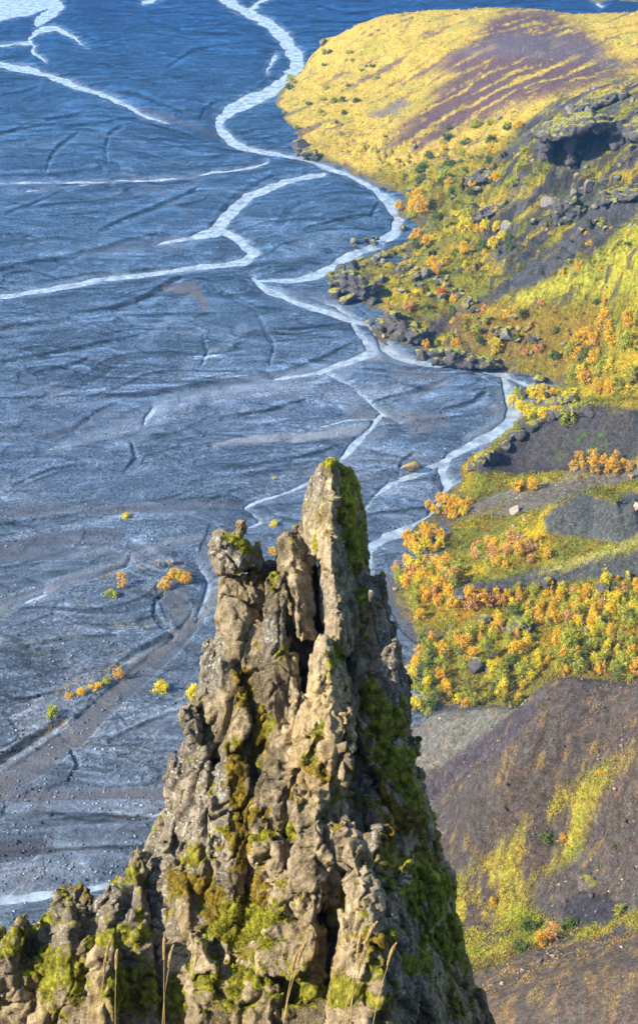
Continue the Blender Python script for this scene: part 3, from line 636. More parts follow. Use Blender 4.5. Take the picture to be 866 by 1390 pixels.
def refine(chunks, voxel, cnt, amp=1.0):
    V0, F0 = chunk_union(chunks, .11)
    AV = []; AF = []
    def add(P):
        bm = bmesh.new()
        for q in P: bm.verts.new(q)
        r = bmesh.ops.convex_hull(bm, input=bm.verts); junk = [g for g in r['geom_interior'] if isinstance(g, bmesh.types.BMVert)]
        if junk: bmesh.ops.delete(bm, geom=junk, context='VERTS')
        bm.verts.index_update(); o = len(AV); AV.extend([v.co[:] for v in bm.verts]); AF.extend([[v.index+o for v in f.verts] for f in bm.faces]); bm.free()
    for pts, th in chunks:
        V, F = hull(pts, th); o = len(AV); AV.extend(V); AF.extend([[i+o for i in f] for f in F])
    for n, size, seed in cnt:
        for P in shard_hulls(V0, F0, n, size, seed): add(P)
    V, F = raw_remesh(AV, AF, voxel)
    V = smooth(V, F, 1); S = smooth(V, F, 4); N = vnormals(S, F)
    Q = V.copy(); fan = 6.0/np.clip(141.5-V[:,2], 3.0, 30); Q[:,0] = (V[:,0]-.3)*fan; Q[:,2] = V[:,2] + .3*V[:,0]
    b2, e2 = blocks(V + .05*np.stack([fbm3(V, (3,)*3, 2, 400+i) for i in range(3)], 1), (.16,.18,.30), 431)
    lo = fbm3(V, (1.5,1.5,1.0), 2, 465); d = .055*b2 + .045*fbm3(V, (3.2,3.2,2.2), 6, 471, .74)
    d += .05*fbm3(Q, (2.2,2.2,.6), 4, 475, .6, ridged=True) - .02*np.exp(-(e2/.05)**2)*sstep(-.1,.2,lo)
    for sd_, sc_, w_, dp_ in ((490,(1.0,1.0,.22),.035,.16), (492,(2.3,2.3,.6),.04,.08), (494,(1.3,1.3,1.6),.02,.07)):
        cr = np.abs(fbm3(Q, sc_, 3, sd_, .45)); d -= dp_*np.exp(-(cr/w_)**2)
    V = V + N*(amp*d)[:,None]
    return V, F, b2, e2
CR = [
 # summit needle, left and right face meeting in a rib
 ([(437,628,.2),(446,621,.1),(462,630,.3),(478,640,.6),(424,645,.3),(406,722,.3),(450,640,-.2),(452,700,-.55),(449,778,-.8),(432,760,-.2),(492,690,.55),(500,755,.4),(499,784,.3),(420,740,.2)], 1.5),
 ([(433,772,0),(452,779,-.65),(498,786,.2),(500,835,.3),(497,880,.3),(462,850,-.7),(455,895,-.5),(434,850,.1)], 1.6),
 # capstone block and its pillar
 ([(291,722,.1),(303,718,0),(322,728,-.1),(345,746,-.1),(357,762,.1),(354,770,.1),(318,776,-.35),(296,779,-.1),(284,750,.2),(300,740,-.3)], 1.0),
 ([(298,786,0),(350,778,.1),(362,800,.2),(372,850,.3),(345,905,-.1),(320,860,-.3),(294,832,0),(296,900,0),(330,930,-.2)], 1.5),
 # middle shoulder and the dark gully behind it
 ([(377,727,.1),(393,721,.0),(408,732,.1),(418,748,.2),(400,800,-.45),(424,800,.0),(430,868,-.1),(408,870,-.4),(380,790,.2),(378,760,.1)], 1.4),
 ([(352,765,.9),(400,760,1.0),(470,780,.8),(470,900,.7),(440,960,.6),(360,930,.6),(345,850,.8)], 1.5),
 ([(360,822,-.1),(370,826,-.3),(382,870,-.5),(404,930,-.5),(410,975,-.3),(382,1010,-.5),(362,960,-.7),(350,900,-.1)], 1.3),
 ([(330,860,-.1),(352,840,-.1),(368,900,-.4),(378,985,-.5),(350,1010,-.4),(322,960,-.1)], 1.2),
 # centre spike
 ([(435,860,-.6),(443,866,-.8),(462,895,-.6),(476,925,-.4),(478,1000,-.3),(470,1060,-.7),(440,1060,-1.2),(405,1010,-.7),(415,955,-.6),(430,900,-.8),(452,960,-1.2)], 1.5),
 ([(400,950,-.5),(425,945,-.8),(430,1000,-1.2),(405,1045,-1.1),(385,1075,-.9),(362,1078,-.6),(372,1035,-.5)], 1.2),
 # right slab
 ([(503,814,.5),(519,828,.5),(538,868,.6),(552,925,.6),(556,970,.5),(548,1020,.3),(530,1000,-.1),(505,930,0),(492,880,.1),(496,838,.4)], 1.6),
 ([(468,880,.3),(500,905,.2),(530,960,.2),(550,1010,.2),(572,1080,.2),(560,1120,-.3),(520,1080,-.7),(492,1010,-.5),(478,950,-.2)], 1.6),
 ([(545,1010,.4),(570,1070,.5),(582,1130,.6),(592,1190,.7),(580,1230,.1),(552,1180,-.5),(530,1090,-.3)], 1.8),
 # left bulge, rounded lichen covered ribs
 ([(290,868,.2),(305,880,0),(325,930,-.4),(340,990,-.6),(318,1020,-.3),(285,1000,.1),(268,955,.2),(274,900,.2)], 1.5),
 ([(244,1022,.2),(252,1008,.1),(272,1006,0),(284,1030,-.1),(282,1100,-.3),(276,1180,-.3),(250,1190,-.1),(230,1150,.2),(232,1095,.2)], 1.4),
 ([(278,1050,.0),(300,1035,.0),(312,1060,-.3),(312,1140,-.5),(300,1195,-.5),(280,1180,-.4),(272,1110,-.3)], 1.3),
 ([(308,1080,0),(325,1060,-.1),(334,1130,-.5),(328,1195,-.6),(306,1190,-.5)], 1.2),
 # face between
 ([(320,980,.2),(400,960,.2),(445,1000,.1),(470,1100,-.1),(450,1200,0),(330,1200,.1),(300,1100,.3)], 2.0),
 ([(352,1045,-.4),(395,1040,-.7),(405,1090,-1.0),(392,1150,-.8),(362,1165,-.6),(345,1100,-.4)], 1.2),
 ([(343,1118,-.9),(358,1108,-1.1),(376,1112,-.9),(379,1134,-.8),(362,1150,-1.0),(345,1140,-.8)], .5),
 ([(402,1040,-1.1),(430,1022,-1.0),(462,1030,-1.0),(466,1090,-1.2),(440,1105,-1.6),(410,1095,-1.4)], 1.4),
 ([(395,1090,-1.1),(430,1085,-1.6),(468,1085,-1.1),(478,1150,-.9),(470,1210,-1.2),(425,1230,-1.8),(395,1190,-1.4)], 1.5),
 ([(357,1205,-1.3),(378,1188,-1.3),(412,1180,-1.5),(425,1215,-1.8),(432,1290,-2.0),(400,1330,-2.0),(350,1320,-1.6),(352,1240,-1.4)], 1.4),
 ([(468,1040,-.2),(485,1040,-.3),(500,1110,-.3),(505,1190,-.4),(480,1210,-.8),(465,1120,-.8)], 1.3),
 # lower left shoulder
 ([(194,1156,.4),(205,1146,.3),(222,1146,.2),(240,1158,.1),(255,1200,-.4),(262,1300,-.7),(262,1400,-.8),(186,1400,-.3),(192,1300,0),(190,1200,.2)], 1.8),
 ([(238,1165,.1),(280,1180,-.3),(310,1215,-.5),(312,1300,-.9),(310,1420,-1.0),(250,1420,-.6),(244,1240,-.3)], 1.6),
 ([(305,1230,-.3),(360,1225,-.5),(372,1300,-1.2),(380,1420,-1.5),(300,1420,-1.1)], 1.6),
 # right front block
 ([(488,1176,-1.4),(512,1161,-1.4),(530,1162,-1.2),(556,1200,-1.0),(560,1260,-1.6),(570,1330,-1.8),(560,1440,-2.0),(440,1440,-2.2),(455,1300,-2.1),(470,1235,-1.9),(505,1220,-2.3),(500,1300,-2.6)], 2.0),
 ([(530,1165,-.9),(560,1172,-.6),(588,1208,-.3),(610,1250,-.1),(630,1300,0),(650,1360,.1),(672,1450,.2),(580,1450,-1.4),(560,1300,-1.4),(545,1210,-1.0)], 2.0),
 ([(600,1190,.9),(604,1230,.8),(624,1290,.6),(600,1300,.2),(575,1220,.3)], 2.0),
 # core and foot
 ([(310,840,.8),(400,790,1.0),(495,820,.9),(530,900,1.0),(560,1030,.9),(585,1160,1.0),(630,1320,.9),(690,1520,.5),(150,1520,.8),(200,1200,.9),(250,1050,.8),(290,960,.8)], 3.2),
 ([(200,1270,-.3),(330,1220,-.4),(480,1230,-.9),(620,1270,.2),(700,1520,0),(150,1520,0),(400,1520,-2.0)], 3.0),
]
MOSS = [ # cx, cy, rx, ry, tilt deg, strength, kind(0 green,1 dark rusty)
 (474,672,17,44,-12,1.3,0),(482,730,14,52,-6,.9,0),(452,628,14,8,0,1.0,0),(487,770,12,14,0,.8,1),(436,690,5,28,5,.45,0),(432,735,6,22,0,.5,0),
 (320,737,20,9,30,1.1,0),(344,775,14,6,20,.7,1),(370,790,8,26,0,.6,0),(387,893,13,15,0,.8,0),(330,935,16,26,0,.9,1),(352,980,14,24,0,.8,1),
 (492,835,8,60,0,.6,0),(500,940,17,30,-10,1.0,0),(515,975,20,40,-28,1.4,0),(538,1035,18,42,-30,1.4,0),(560,1075,12,34,-15,1.2,0),(575,1120,12,40,-12,.9,1),(520,1050,14,40,-10,.7,1),(545,1120,26,40,0,.55,1),
 (360,980,18,20,0,.6,0),(322,1090,14,45,-10,1.0,1),(315,1095,12,30,0,.7,0),(345,1105,20,18,0,.7,1),(345,1135,34,8,0,.6,0),(325,1150,16,34,0,.9,1),(400,1085,12,14,0,.6,1),(395,1130,12,14,0,.6,0),(455,890,10,30,0,.6,0),
 (252,1200,22,9,15,1.0,1),(280,1212,18,9,25,1.0,1),(335,1248,34,24,5,1.2,0),(312,1262,28,16,0,1.2,0),(365,1275,20,14,0,1.0,0),(350,1215,16,22,0,.9,1),(300,1240,18,30,0,.8,1),
 (588,1205,38,26,25,1.6,0),(560,1180,26,14,20,1.1,0),(620,1255,10,22,-35,1.2,0),(612,1285,16,12,0,.8,0),(535,1265,10,16,0,.6,0),(520,1275,26,10,0,.8,1),(600,1130,8,30,-15,.9,0),(590,1170,14,30,-10,.7,1),
 (430,1000,8,30,20,.5,0),(480,965,8,40,0,.6,1),(255,1115,5,20,0,.3,0),(205,1180,6,40,0,.4,0),(195,1235,5,50,0,.7,0),(440,1050,30,5,0,.5,1),(415,1168,8,10,0,.3,0),
 (550,1310,40,14,0,.7,0),(330,1340,50,20,0,.7,0),(440,1350,60,20,0,.9,0),(240,1350,40,20,0,.5,0),
]
MOSS_O = [(175,1185,16,24,0,.7,0),(188,1225,6,40,0,.75,0),(160,1175,20,8,-20,.8,0),(150,1270,26,18,0,.6,0),(62,1250,8,30,8,.8,0),(30,1268,30,10,0,.8,0),(190,1285,16,26,0,1.0,0),(85,1330,50,20,0,.5,0),(120,1225,10,20,0,.3,1),(10,1285,34,14,0,.7,0),(180,1340,40,30,0,1.1,0),(60,1290,20,20,0,.6,0)]
LICH = [(315,750,40,26,1.0),(330,765,30,14,.8),(480,735,22,40,.8),(492,800,16,20,.9),(285,905,18,36,1.2),(530,880,14,60,.9),(545,950,12,50,.7),(258,1080,26,80,1.3),(300,1120,22,70,1.3),(240,1140,24,60,1.0),(215,1200,26,70,.9),(420,660,14,40,.6),(520,1060,40,90,.55),(370,850,12,30,.6),(560,1290,40,60,.7),(505,1200,40,40,.3),(280,1240,30,60,.4),(440,840,20,50,.4),(200,1160,20,20,.8)]
def ell(PX, PY, L):
    out = np.zeros(len(PX))
    for e in L:
        a = math.radians(e[4]) if len(e) > 5 else 0; s = e[5] if len(e) > 5 else e[4]
        dx = PX-e[0]; dy = PY-e[1]; x = dx*math.cos(a)+dy*math.sin(a); y = -dx*math.sin(a)+dy*math.cos(a)
        out = np.maximum(out, s*np.exp(-((x/e[2])**2+(y/e[3])**2)*.8))
    return out
def rock_mat():
    m = NT('weathered_basalt'); k = m.n('ShaderNodeSeparateColor'); m.l(m.attr('Mask'), k.inputs[0])
    moss, lich, rust = k.outputs[0], k.outputs[1], k.outputs[2]
    base = m.mix(1.0, m.attr('Col'), m.ramp(m.noise(6, 8, .75), [(.32, .36), (.5, .98), (.68, 1.6)]), 'MULTIPLY')
    base = m.mix(m.ramp(m.noise(22, 3, .6), [(.62, 0.0), (.72, .6)]), base, (.07,.055,.04))
    base = m.mix(m.ramp(m.noise(34, 2, .5), [(.58, 0.0), (.68, .6)]), base, (.50,.42,.28))
    # pale crusty lichen rosettes
    def thr(val, lo, hi): return m.ramp(val, [(lo, 0.0), (hi, 1.0)])
    vo = m.n('ShaderNodeTexVoronoi', i_Scale=13.0, i_Randomness=1.0)
    wob = m.n('ShaderNodeTexNoise', i_Scale=9.0, i_Detail=3.0); m.l(m.pos(), wob.inputs['Vector'])
    mv = m.n('ShaderNodeMix', data_type='VECTOR', i_Factor=.22); m.l(m.pos(), mv.inputs[4]); m.l(wob.outputs['Color'], mv.inputs[5]); m.l(mv.outputs[1], vo.inputs['Vector'])
    inv = m.ramp(vo.outputs['Distance'], [(.20, 1.0), (.38, 0.0)])
    a = m.n('ShaderNodeMath', operation='MULTIPLY'); m.l(inv, a.inputs[0]); 
    pick = m.ramp(m.noise(4.2, 4, .7), [(.42, 0.0), (.56, 1.0)]); m.l(pick, a.inputs[1])
    a2 = m.n('ShaderNodeMath', operation='MULTIPLY'); m.l(a.outputs[0], a2.inputs[0]); m.l(lich, a2.inputs[1])
    lc = m.ramp(m.noise(3, 2), [(.4, (.50,.50,.44)), (.65, (.42,.46,.46))])
    base = m.mix(m.ramp(a2.outputs[0], [(.12, 0.0), (.3, .9)]), base, lc)
    # moss
    mn = m.n('ShaderNodeMath', operation='ADD'); m.l(moss, mn.inputs[0])
    sc = m.n('ShaderNodeMath', operation='MULTIPLY_ADD'); m.l(m.noise(5, 7, .7), sc.inputs[0]); sc.inputs[1].default_value = 1.5; sc.inputs[2].default_value = -.75
    m.l(sc.outputs[0], mn.inputs[1]); mf = m.ramp(mn.outputs[0], [(.30, 0.0), (.38, 1.0)])
    green = m.ramp(m.noise(7, 6, .7), [(.33, (.045,.05,.010)), (.5, (.19,.185,.022)), (.66, (.43,.40,.045))])
    rusty = m.ramp(m.noise(8, 6, .7), [(.35, (.035,.028,.010)), (.52, (.19,.135,.018)), (.68, (.38,.28,.03))])
    base = m.mix(mf, base, m.mix(rust, green, rusty))
    m.l(base, m.b.inputs['Base Color']); m.b.inputs['Roughness'].default_value = .92; m.b.inputs['Specular IOR Level'].default_value = .12
    b1 = m.bump(m.noise(5, 10, .72), .8, .16); b2 = m.bump(m.noise(24, 5, .75), .8, .035, b1)
    m.l(b2, m.b.inputs['Normal'])
    return m.m
ROCK = rock_mat()
def make_crag(name, chunks, moss, lich, label, cat, voxel, cnt):
    V, F, b2, e2 = refine(chunks, voxel, cnt)
    N = vnormals(V, F); PX, PY = project(V[:,0], V[:,1], V[:,2])
    qx = PX+10*fbm3(V, (1.8,)*3, 3, 501); qy = PY+10*fbm3(V, (1.8,)*3, 3, 502)
    g = ell(qx, qy, [e for e in moss if e[6] == 0]); r = ell(qx, qy, [e for e in moss if e[6] == 1])
    facing = N[:,1] < .45
    ms = np.where(facing, np.maximum(g, r), 0) + .5*sstep(.45, .9, N[:,2])*sstep(-.15, .2, fbm3(V, (1.2,)*3, 3, 511)) + .36*sstep(.16, .38, fbm3(V, (.9,.9,.6), 4, 516, .6))*sstep(136.5, 134, V[:,2]) + np.where(facing, 0, .5*sstep(0, .3, fbm3(V, (.8,)*3, 3, 512)))
    ms = ms*sstep(-.35, .15, fbm3(V, (3,)*3, 4, 513)+.15*ms+.05) + .12*sstep(.04, .0, e2)
    rust = sstep(-.1, .15, r-g+.25*fbm3(V, (2.5,)*3, 3, 514))
    li = ell(qx, qy, lich)*1.0 + .22*sstep(0, .4, fbm3(V, (1.3,)*3, 3, 521)); li = np.clip(li, 0, 1)
    t = np.clip(.5+.9*fbm3(V, (.7,.7,.45), 4, 531)+.3*b2, 0, 1)[:,None]
    t = np.clip(t + .25*np.sign(fbm3(V, (.9,.9,.5), 3, 533))*sstep(0,.25,np.abs(fbm3(V, (.9,.9,.5), 3, 533)))[:], 0, 1) if t.ndim == 1 else t
    C = np.array((.15,.12,.075))*(1-t) + np.array((.50,.395,.245))*t
    crust = (sstep(.02, .22, fbm3(V, (1.1,1.1,.6), 5, 535, .65))*.75)[:,None]; C = C*(1-crust) + np.array((.085,.068,.042))*crust
    ochre = (sstep(.1, .4, fbm3(V, (.8,)*3, 4, 537))*.5)[:,None]; C = C*(1-ochre) + np.array((.42,.29,.12))*ochre
    gl = sstep(.1, .5, li)[:,None]; C = C*(1-.6*gl) + np.array((.19,.175,.15))*.6*gl
    M = np.stack([np.clip(ms, 0, 1), li, rust, np.ones(len(V))], 1)
    # swollen cushions where the moss is thick
    thick = sstep(.55, 1.0, ms); V2 = V + N*(thick*(.03+.04*fbm3(V, (4,)*3, 3, 541)+.03*fbm3(V,(16,)*3,2,542)))[:,None]
    o = mesh_obj(name, V2, F, ROCK, col=C, masks=M, smooth=False)
    tag(o, label, cat)
    return o, V2, F, N, ms, rust, PX, PY
crag, CV, CF, CN, CM, CRU, CPX, CPY = make_crag('rock_pinnacle', CR, MOSS, LICH, 'tall jagged brown rock pinnacle with mossy summit standing in the foreground', 'rock', .030, [(330,.38,1),(520,.20,2),(160,.11,3)])
OUT = [
 ([(148,1216,.2),(164,1198,.1),(180,1191,0),(196,1201,.1),(204,1256,-.4),(210,1320,-.7),(215,1420,-.8),(110,1420,-.6),(118,1308,-.3),(128,1237,0),(150,1246,-.4)], 1.6),
 ([(50,1260,.3),(64,1245,.1),(92,1239,0),(110,1239,.0),(126,1253,.2),(134,1300,-.3),(140,1420,-.6),(28,1420,-.4),(42,1314,0),(44,1274,.2),(90,1260,-.4),(95,1320,-.8)], 1.6),
 ([(128,1289,-1.0),(133,1281,-1.0),(140,1296,-1.0),(150,1320,-1.3),(150,1420,-1.4),(118,1420,-1.3),(120,1300,-1.1)], .9),
 ([(20,1350,0),(220,1340,-.2),(240,1480,0),(0,1480,0)], 2.2),
]
KNOB = [([(-60,1294,.3),(-20,1287,.2),(20,1283,0),(38,1286,.1),(46,1314,-.1),(60,1340,-.2),(70,1440,-.3),(-80,1440,-.3),(0,1300,-.6)], 1.8)]
outc, *_ = make_crag('rock_outcrop', OUT, MOSS_O, [(80,1260,40,60,.5),(170,1230,40,60,.6)], 'low two-humped mossy outcrop at the left foot of the pinnacle', 'rock', .036, [(60,.3,4),(260,.15,5),(300,.09,6)])
knob, *_ = make_crag('mossy_knob', KNOB, MOSS_O, [(20,1280,30,30,.3)], 'low rounded green mossy knob of rock at the bottom left corner', 'rock', .036, [(20,.3,7),(90,.15,8)])

# moss cushions: fuzzy tufts growing on the thick patches, children of the pinnacle
def leaf_mat(name, stops, trans=.35, scale=3.0, use_pos=True):
    m = NT(name); c = m.ramp(m.noise(scale, 3, .6, m.pos() if use_pos else m.obj()), stops)
    m.l(c, m.b.inputs['Base Color']); m.b.inputs['Roughness'].default_value = .7; m.b.inputs['Specular IOR Level'].default_value = .15
    tr = m.n('ShaderNodeBsdfTranslucent'); m.l(c, tr.inputs[0]); mx = m.n('ShaderNodeMixShader'); mx.inputs[0].default_value = trans
    m.l(m.b.outputs[0], mx.inputs[1]); m.l(tr.outputs[0], mx.inputs[2]); out = m.t.nodes['Material Output']; m.l(mx.outputs[0], out.inputs[0])
    return m.m
MOSSM = leaf_mat('cushion_moss', [(.32,(.12,.12,.014)),(.5,(.34,.33,.03)),(.68,(.56,.52,.06))], .35, 7)
def tufts(P, N, size, seed, jit=.6):
    """little upright blades on surface points -> one mesh"""
    r = np.random.default_rng(seed); n = len(P); a = r.normal(size=(n,3)); d = N + jit*a; d /= np.linalg.norm(d, axis=1, keepdims=True)
    s = np.cross(d, r.normal(size=(n,3))); s /= np.linalg.norm(s, axis=1, keepdims=True); L = (size*(.5+r.random(n)))[:,None]
    w = L*.30; b = P - .2*L*d
    V = np.stack([b-s*w, b+s*w, b+d*L], 1).reshape(-1, 3); F = np.arange(n*3).reshape(-1, 3)
    return V, F
def moss_child(parent, V, N, M, rust, PX, PY, sel, label, seed, n=9000, size=.045):
    ok = np.where(sel & (M > .5) & (rust < .6) & (N[:,1] < .35))[0]
    if len(ok) == 0: return
    size = size*.62; n = int(n*1.3)
    r = np.random.default_rng(seed); i = r.choice(ok, n); P = V[i]+r.normal(scale=.012, size=(n,3))
    A, F = tufts(P, N[i], size, seed); o = mesh_obj('moss_cushion', A, F, MOSSM, parent, smooth=False); o['label'] = label
nm = lambda x0, y0, x1, y1: (CPX > x0) & (CPX < x1) & (CPY > y0) & (CPY < y1)
moss_child(crag, CV, CN, CM, CRU, CPX, CPY, nm(430,610,510,790), 'moss running down the right face of the summit', 1, 7000, .035)
moss_child(crag, CV, CN, CM, CRU, CPX, CPY, nm(280,710,370,800), 'moss on top of the left capstone', 2, 1800, .035)
moss_child(crag, CV, CN, CM, CRU, CPX, CPY, nm(470,890,620,1150), 'bright moss band down the right flank', 3, 14000)
moss_child(crag, CV, CN, CM, CRU, CPX, CPY, nm(530,1150,660,1300), 'thick moss cushion at the lower right shoulder', 4, 12000)
moss_child(crag, CV, CN, CM, CRU, CPX, CPY, nm(280,1190,400,1400), 'moss cushion at the foot of the face', 5, 12000)
moss_child(crag, CV, CN, CM, CRU, CPX, CPY, nm(290,1020,420,1180), 'moss in the central gully', 6, 5000)

# ================================================================= BOULDERS AND ROCKS
def stone_mat(name, a, b, moss=0.0):
    m = NT(name); inf = m.n('ShaderNodeObjectInfo')
    add = m.n('ShaderNodeVectorMath', operation='ADD'); m.l(m.pos(), add.inputs[0]); m.l(inf.outputs['Random'], add.inputs[1])
    c = m.ramp(m.noise(1.3, 7, .7), [(.34, a), (.62, b)])
    c = m.mix(m.ramp(m.noise(6, 3, .6), [(.6, 0.0), (.7, .5)]), c, tuple(min(1, k*1.7) for k in b))
    if moss:
        sx = m.n('ShaderNodeSeparateXYZ'); g = m.n('ShaderNodeNewGeometry'); m.l(g.outputs['Normal'], sx.inputs[0])
        k = m.n('ShaderNodeMath', operation='MULTIPLY'); m.l(m.noise(1.0, 5, .7), k.inputs[0]); m.l(sx.outputs[2], k.inputs[1])
        c = m.mix(m.ramp(k.outputs[0], [(.44-.12*moss, 0.0), (.50-.12*moss, 1.0)]), c, (.24,.23,.03))
    m.l(c, m.b.inputs['Base Color']); m.b.inputs['Roughness'].default_value = .9
    m.l(m.bump(m.noise(2.5, 7, .75), .9, .25), m.b.inputs['Normal'])
    return m.m
ST = {'dark': stone_mat('dark_lava', (.030,.029,.036), (.095,.088,.090), .5), 'grey': stone_mat('grey_rock', (.085,.080,.080), (.20,.185,.175), .4),
      'brown': stone_mat('brown_rock', (.17,.115,.08), (.36,.24,.16), .35), 'moss': stone_mat('mossy_rock', (.07,.062,.055), (.20,.17,.14), 1.5), 'umber': stone_mat('umber_rock', (.040,.034,.036), (.16,.125,.11), .2), 'pink': stone_mat('pinkish_rock', (.22,.16,.14), (.40,.29,.24), .2)}
def stone_mesh(seed, cuts=11, sub=4):
    r = np.random.default_rng(seed); bm = bmesh.new(); bmesh.ops.create_icosphere(bm, subdivisions=sub, radius=1)
    V = np.array([v.co[:] for v in bm.verts]); F = np.array([[v.index for v in f.verts] for f in bm.faces]); bm.free()
    for _ in range(cuts):
        n = r.normal(size=3); n /= np.linalg.norm(n); h = r.uniform(.45, .8); d = V@n; V = V - n*np.maximum(d-h, 0)[:,None]*.96
    V *= 1 + .10*fbm3(V+seed*3.1, (1.6,)*3, 3, seed)[:,None] + .05*fbm3(V+seed, (6,)*3, 3, seed+1)[:,None]
    me = bpy.data.meshes.new('boulder'); me.from_pydata(V.tolist(), [], F.tolist()); me.polygons.foreach_set('use_smooth', np.ones(len(F), bool)); me.update()
    return me
STM = [stone_mesh(900+i) for i in range(9)]
STMC = {}
def boulder(px, py, wpx, kind, label, group=None, aspect=.75, sink=.25, name='boulder'):
    """wpx = width in picture pixels; stands on the ground found along that sight line"""
    g = on_ground(px, py)
    if g is None: return
    x, y, z, t = g; w = wpx*t/FPX/2; k = random.randrange(len(STM)); key = (k, kind)
    if key not in STMC:
        me = STM[k].copy(); me.materials.append(ST[kind]); STMC[key] = me
    o = bpy.data.objects.new(name, STMC[key]); COL.objects.link(o)
    o.scale = (w*1.15, w*random.uniform(.85, 1.1), w*aspect*1.2); o.rotation_euler = (random.uniform(-.2,.2), random.uniform(-.2,.2), random.uniform(0, 6.28))
    o.location = (x, y, z + w*aspect*(1-2*sink)*.6); tag(o, label, 'boulder', group); return o
BL = [
 (557,634,26,'brown','reddish brown boulder lying alone on the gravel bar right of the summit',.5),
 (797,1203,34,'umber','large squat boulder on the dark slope at lower right',.8),
 (572,484,20,'moss','moss topped boulder at the water edge below the dark bank',.8),
 (600,488,22,'moss','wide dark mossy boulder just right of the moss topped one at the stream edge',.7),
 (628,491,20,'dark','dark low boulder at the stream edge furthest along the wooded bank',.6),
 (521,456,9,'brown','small brown stone sitting in the river fork',.6), (499,438,9,'brown','small flat brown stone beside the river bend',.5),
 (462,370,18,'dark','dark angular rock block above the river undercut',1.0),(480,366,18,'dark','dark rock block with a yellow shrub beside it above the undercut',1.0),
 (456,400,20,'dark','squared dark rock at the foot of the river undercut',.9),(478,392,28,'dark','large black overhanging rock over the river bend',.9),(470,409,28,'dark','long low slab at the waterline of the river bend',.5),(494,404,22,'dark','black rock at the right end of the undercut',.7),
 (452,385,16,'dark','dark thin ledge of rock left of the undercut',.4),
 (516,383,17,'dark','dark hunched boulder on the orange slope above the undercut',.8), (545,398,16,'grey','grey flat boulder amid grass above the river bend',.5),(577,378,16,'grey','upright grey boulder on the slope with bright left face',1.2),(563,375,14,'dark','dark boulder left of the upright grey one',.7),
 (597,362,12,'grey','grey boulder below the scree edge',.8),(637,415,11,'grey','pointed pale boulder standing on mossy slope',1.4),(536,436,34,'dark','long dark rock ledge over the river fork',.7),(556,450,18,'dark','dark rock mass behind an orange shrub on the bank',.8),
 (690,315,26,'grey','big slanting grey slab rock in the middle of the hillside',.9),(672,312,12,'grey','small grey rock beside the big slanting slab',.7),
 (688,462,26,'grey','broad rounded grey boulder in rust coloured heath',.7),(668,455,9,'grey','small grey stone left of the rounded boulder in the heath',.7),
 (748,279,28,'grey','grey blocky rock below the cave at the scree head',.8),(757,300,22,'dark','dark block beneath the grey rocks below the cave',.8),(779,272,14,'grey','pale block right of the grey rocks below the cave',1.0),(797,262,16,'grey','tall pale block standing below the cave',1.3),(725,305,14,'dark','small dark block left of the rocks below the cave',.7),
 (664,236,22,'dark','dark lump of rock on green slope left of the cave',.7),(650,262,16,'dark','dark rock lower left of the lump of rock',.6),(615,270,14,'dark','small dark rock among orange shrubs',.5),(640,285,22,'dark','dark ledge rock above the gold shrubs',.6),
 (700,696,17,'pink','pinkish pointed boulder on the grassy slope left of the grey dune',1.1),(712,706,9,'pink','small pale stone right of the pinkish boulder',.7),(697,716,8,'pink','small pale stone under the pinkish boulder',.7),(706,726,10,'grey','grey stone furthest below the pinkish boulder',.6),
 (668,753,17,'brown','brown flat boulder on green slope above the ash ridge',.7),(728,739,12,'brown','small brown boulder just above the ash ridge',.7),(690,725,9,'pink','small pale rock on green slope above the ash ridge',.7),
 (865,695,20,'pink','pinkish boulder at the right edge beside the dark dune',.9),(858,648,14,'brown','small reddish rock at the right edge above the dune',.7),(780,640,12,'brown','brown stone by the orange shrubs below the lava ridge',.7),
 (657,845,24,'dark','dark jagged rock poking from the birches beneath the ash ridge',.7),(674,850,14,'dark','smaller dark rock right of the jagged rock in the birches',.7),(615,853,16,'dark','flat dark rock in yellow grass left of the birches',.4),
 (648,908,26,'dark','black rock standing over the small grey ash bank in the wood',1.0),(816,812,26,'dark','dark hooded rock in the birch wood near the right edge',1.1),(742,797,22,'dark','dark rock at the foot of the ash ridge',.8),(795,858,12,'dark','small dark rock showing between birches',.8),
 (795,905,16,'dark','dark gap rock low in the birch wood',.6),(625,815,9,'grey','small grey rock at the left tip of the ash ridge',.6),
 (536,800,8,'brown','small brown stone near the stream right of the pinnacle',.6),(541,775,14,'brown','brown mossy rock at the mouth of the side stream',.8),
 (745,548,14,'dark','dark rock above the tail of the stream pool',.6),(752,530,20,'dark','low brown rock by the stream pool',.5),(733,515,20,'moss','long mossy rock over the stream pool',.5),
 (440,62,12,'dark','black rock on the far tip of the grassy hill',1.0),(447,72,9,'dark','small black rock under the far tip of the grassy hill',.9),(407,200,22,'dark','black undercut rock at the tip of the spit by the river',.7),(422,212,14,'dark','small dark rock next to the undercut spit rock',.6),
 (563,200,9,'grey','pale stone at the lower edge of the bare soil',.7),(678,162,9,'grey','pale stone on the straw coloured hill',.7),(497,92,7,'grey','small pale stone high on the straw coloured hill',.7),(557,262,12,'dark','low dark rock at the river edge beneath orange shrubs',.5),(548,310,14,'dark','dark rock at the outer river bend',.6),(560,322,14,'dark','dark rock just below the outer river bend rock',.6),
]
for px, py, w, k, lab, asp in BL: boulder(px, py, w, k, lab, None, asp)
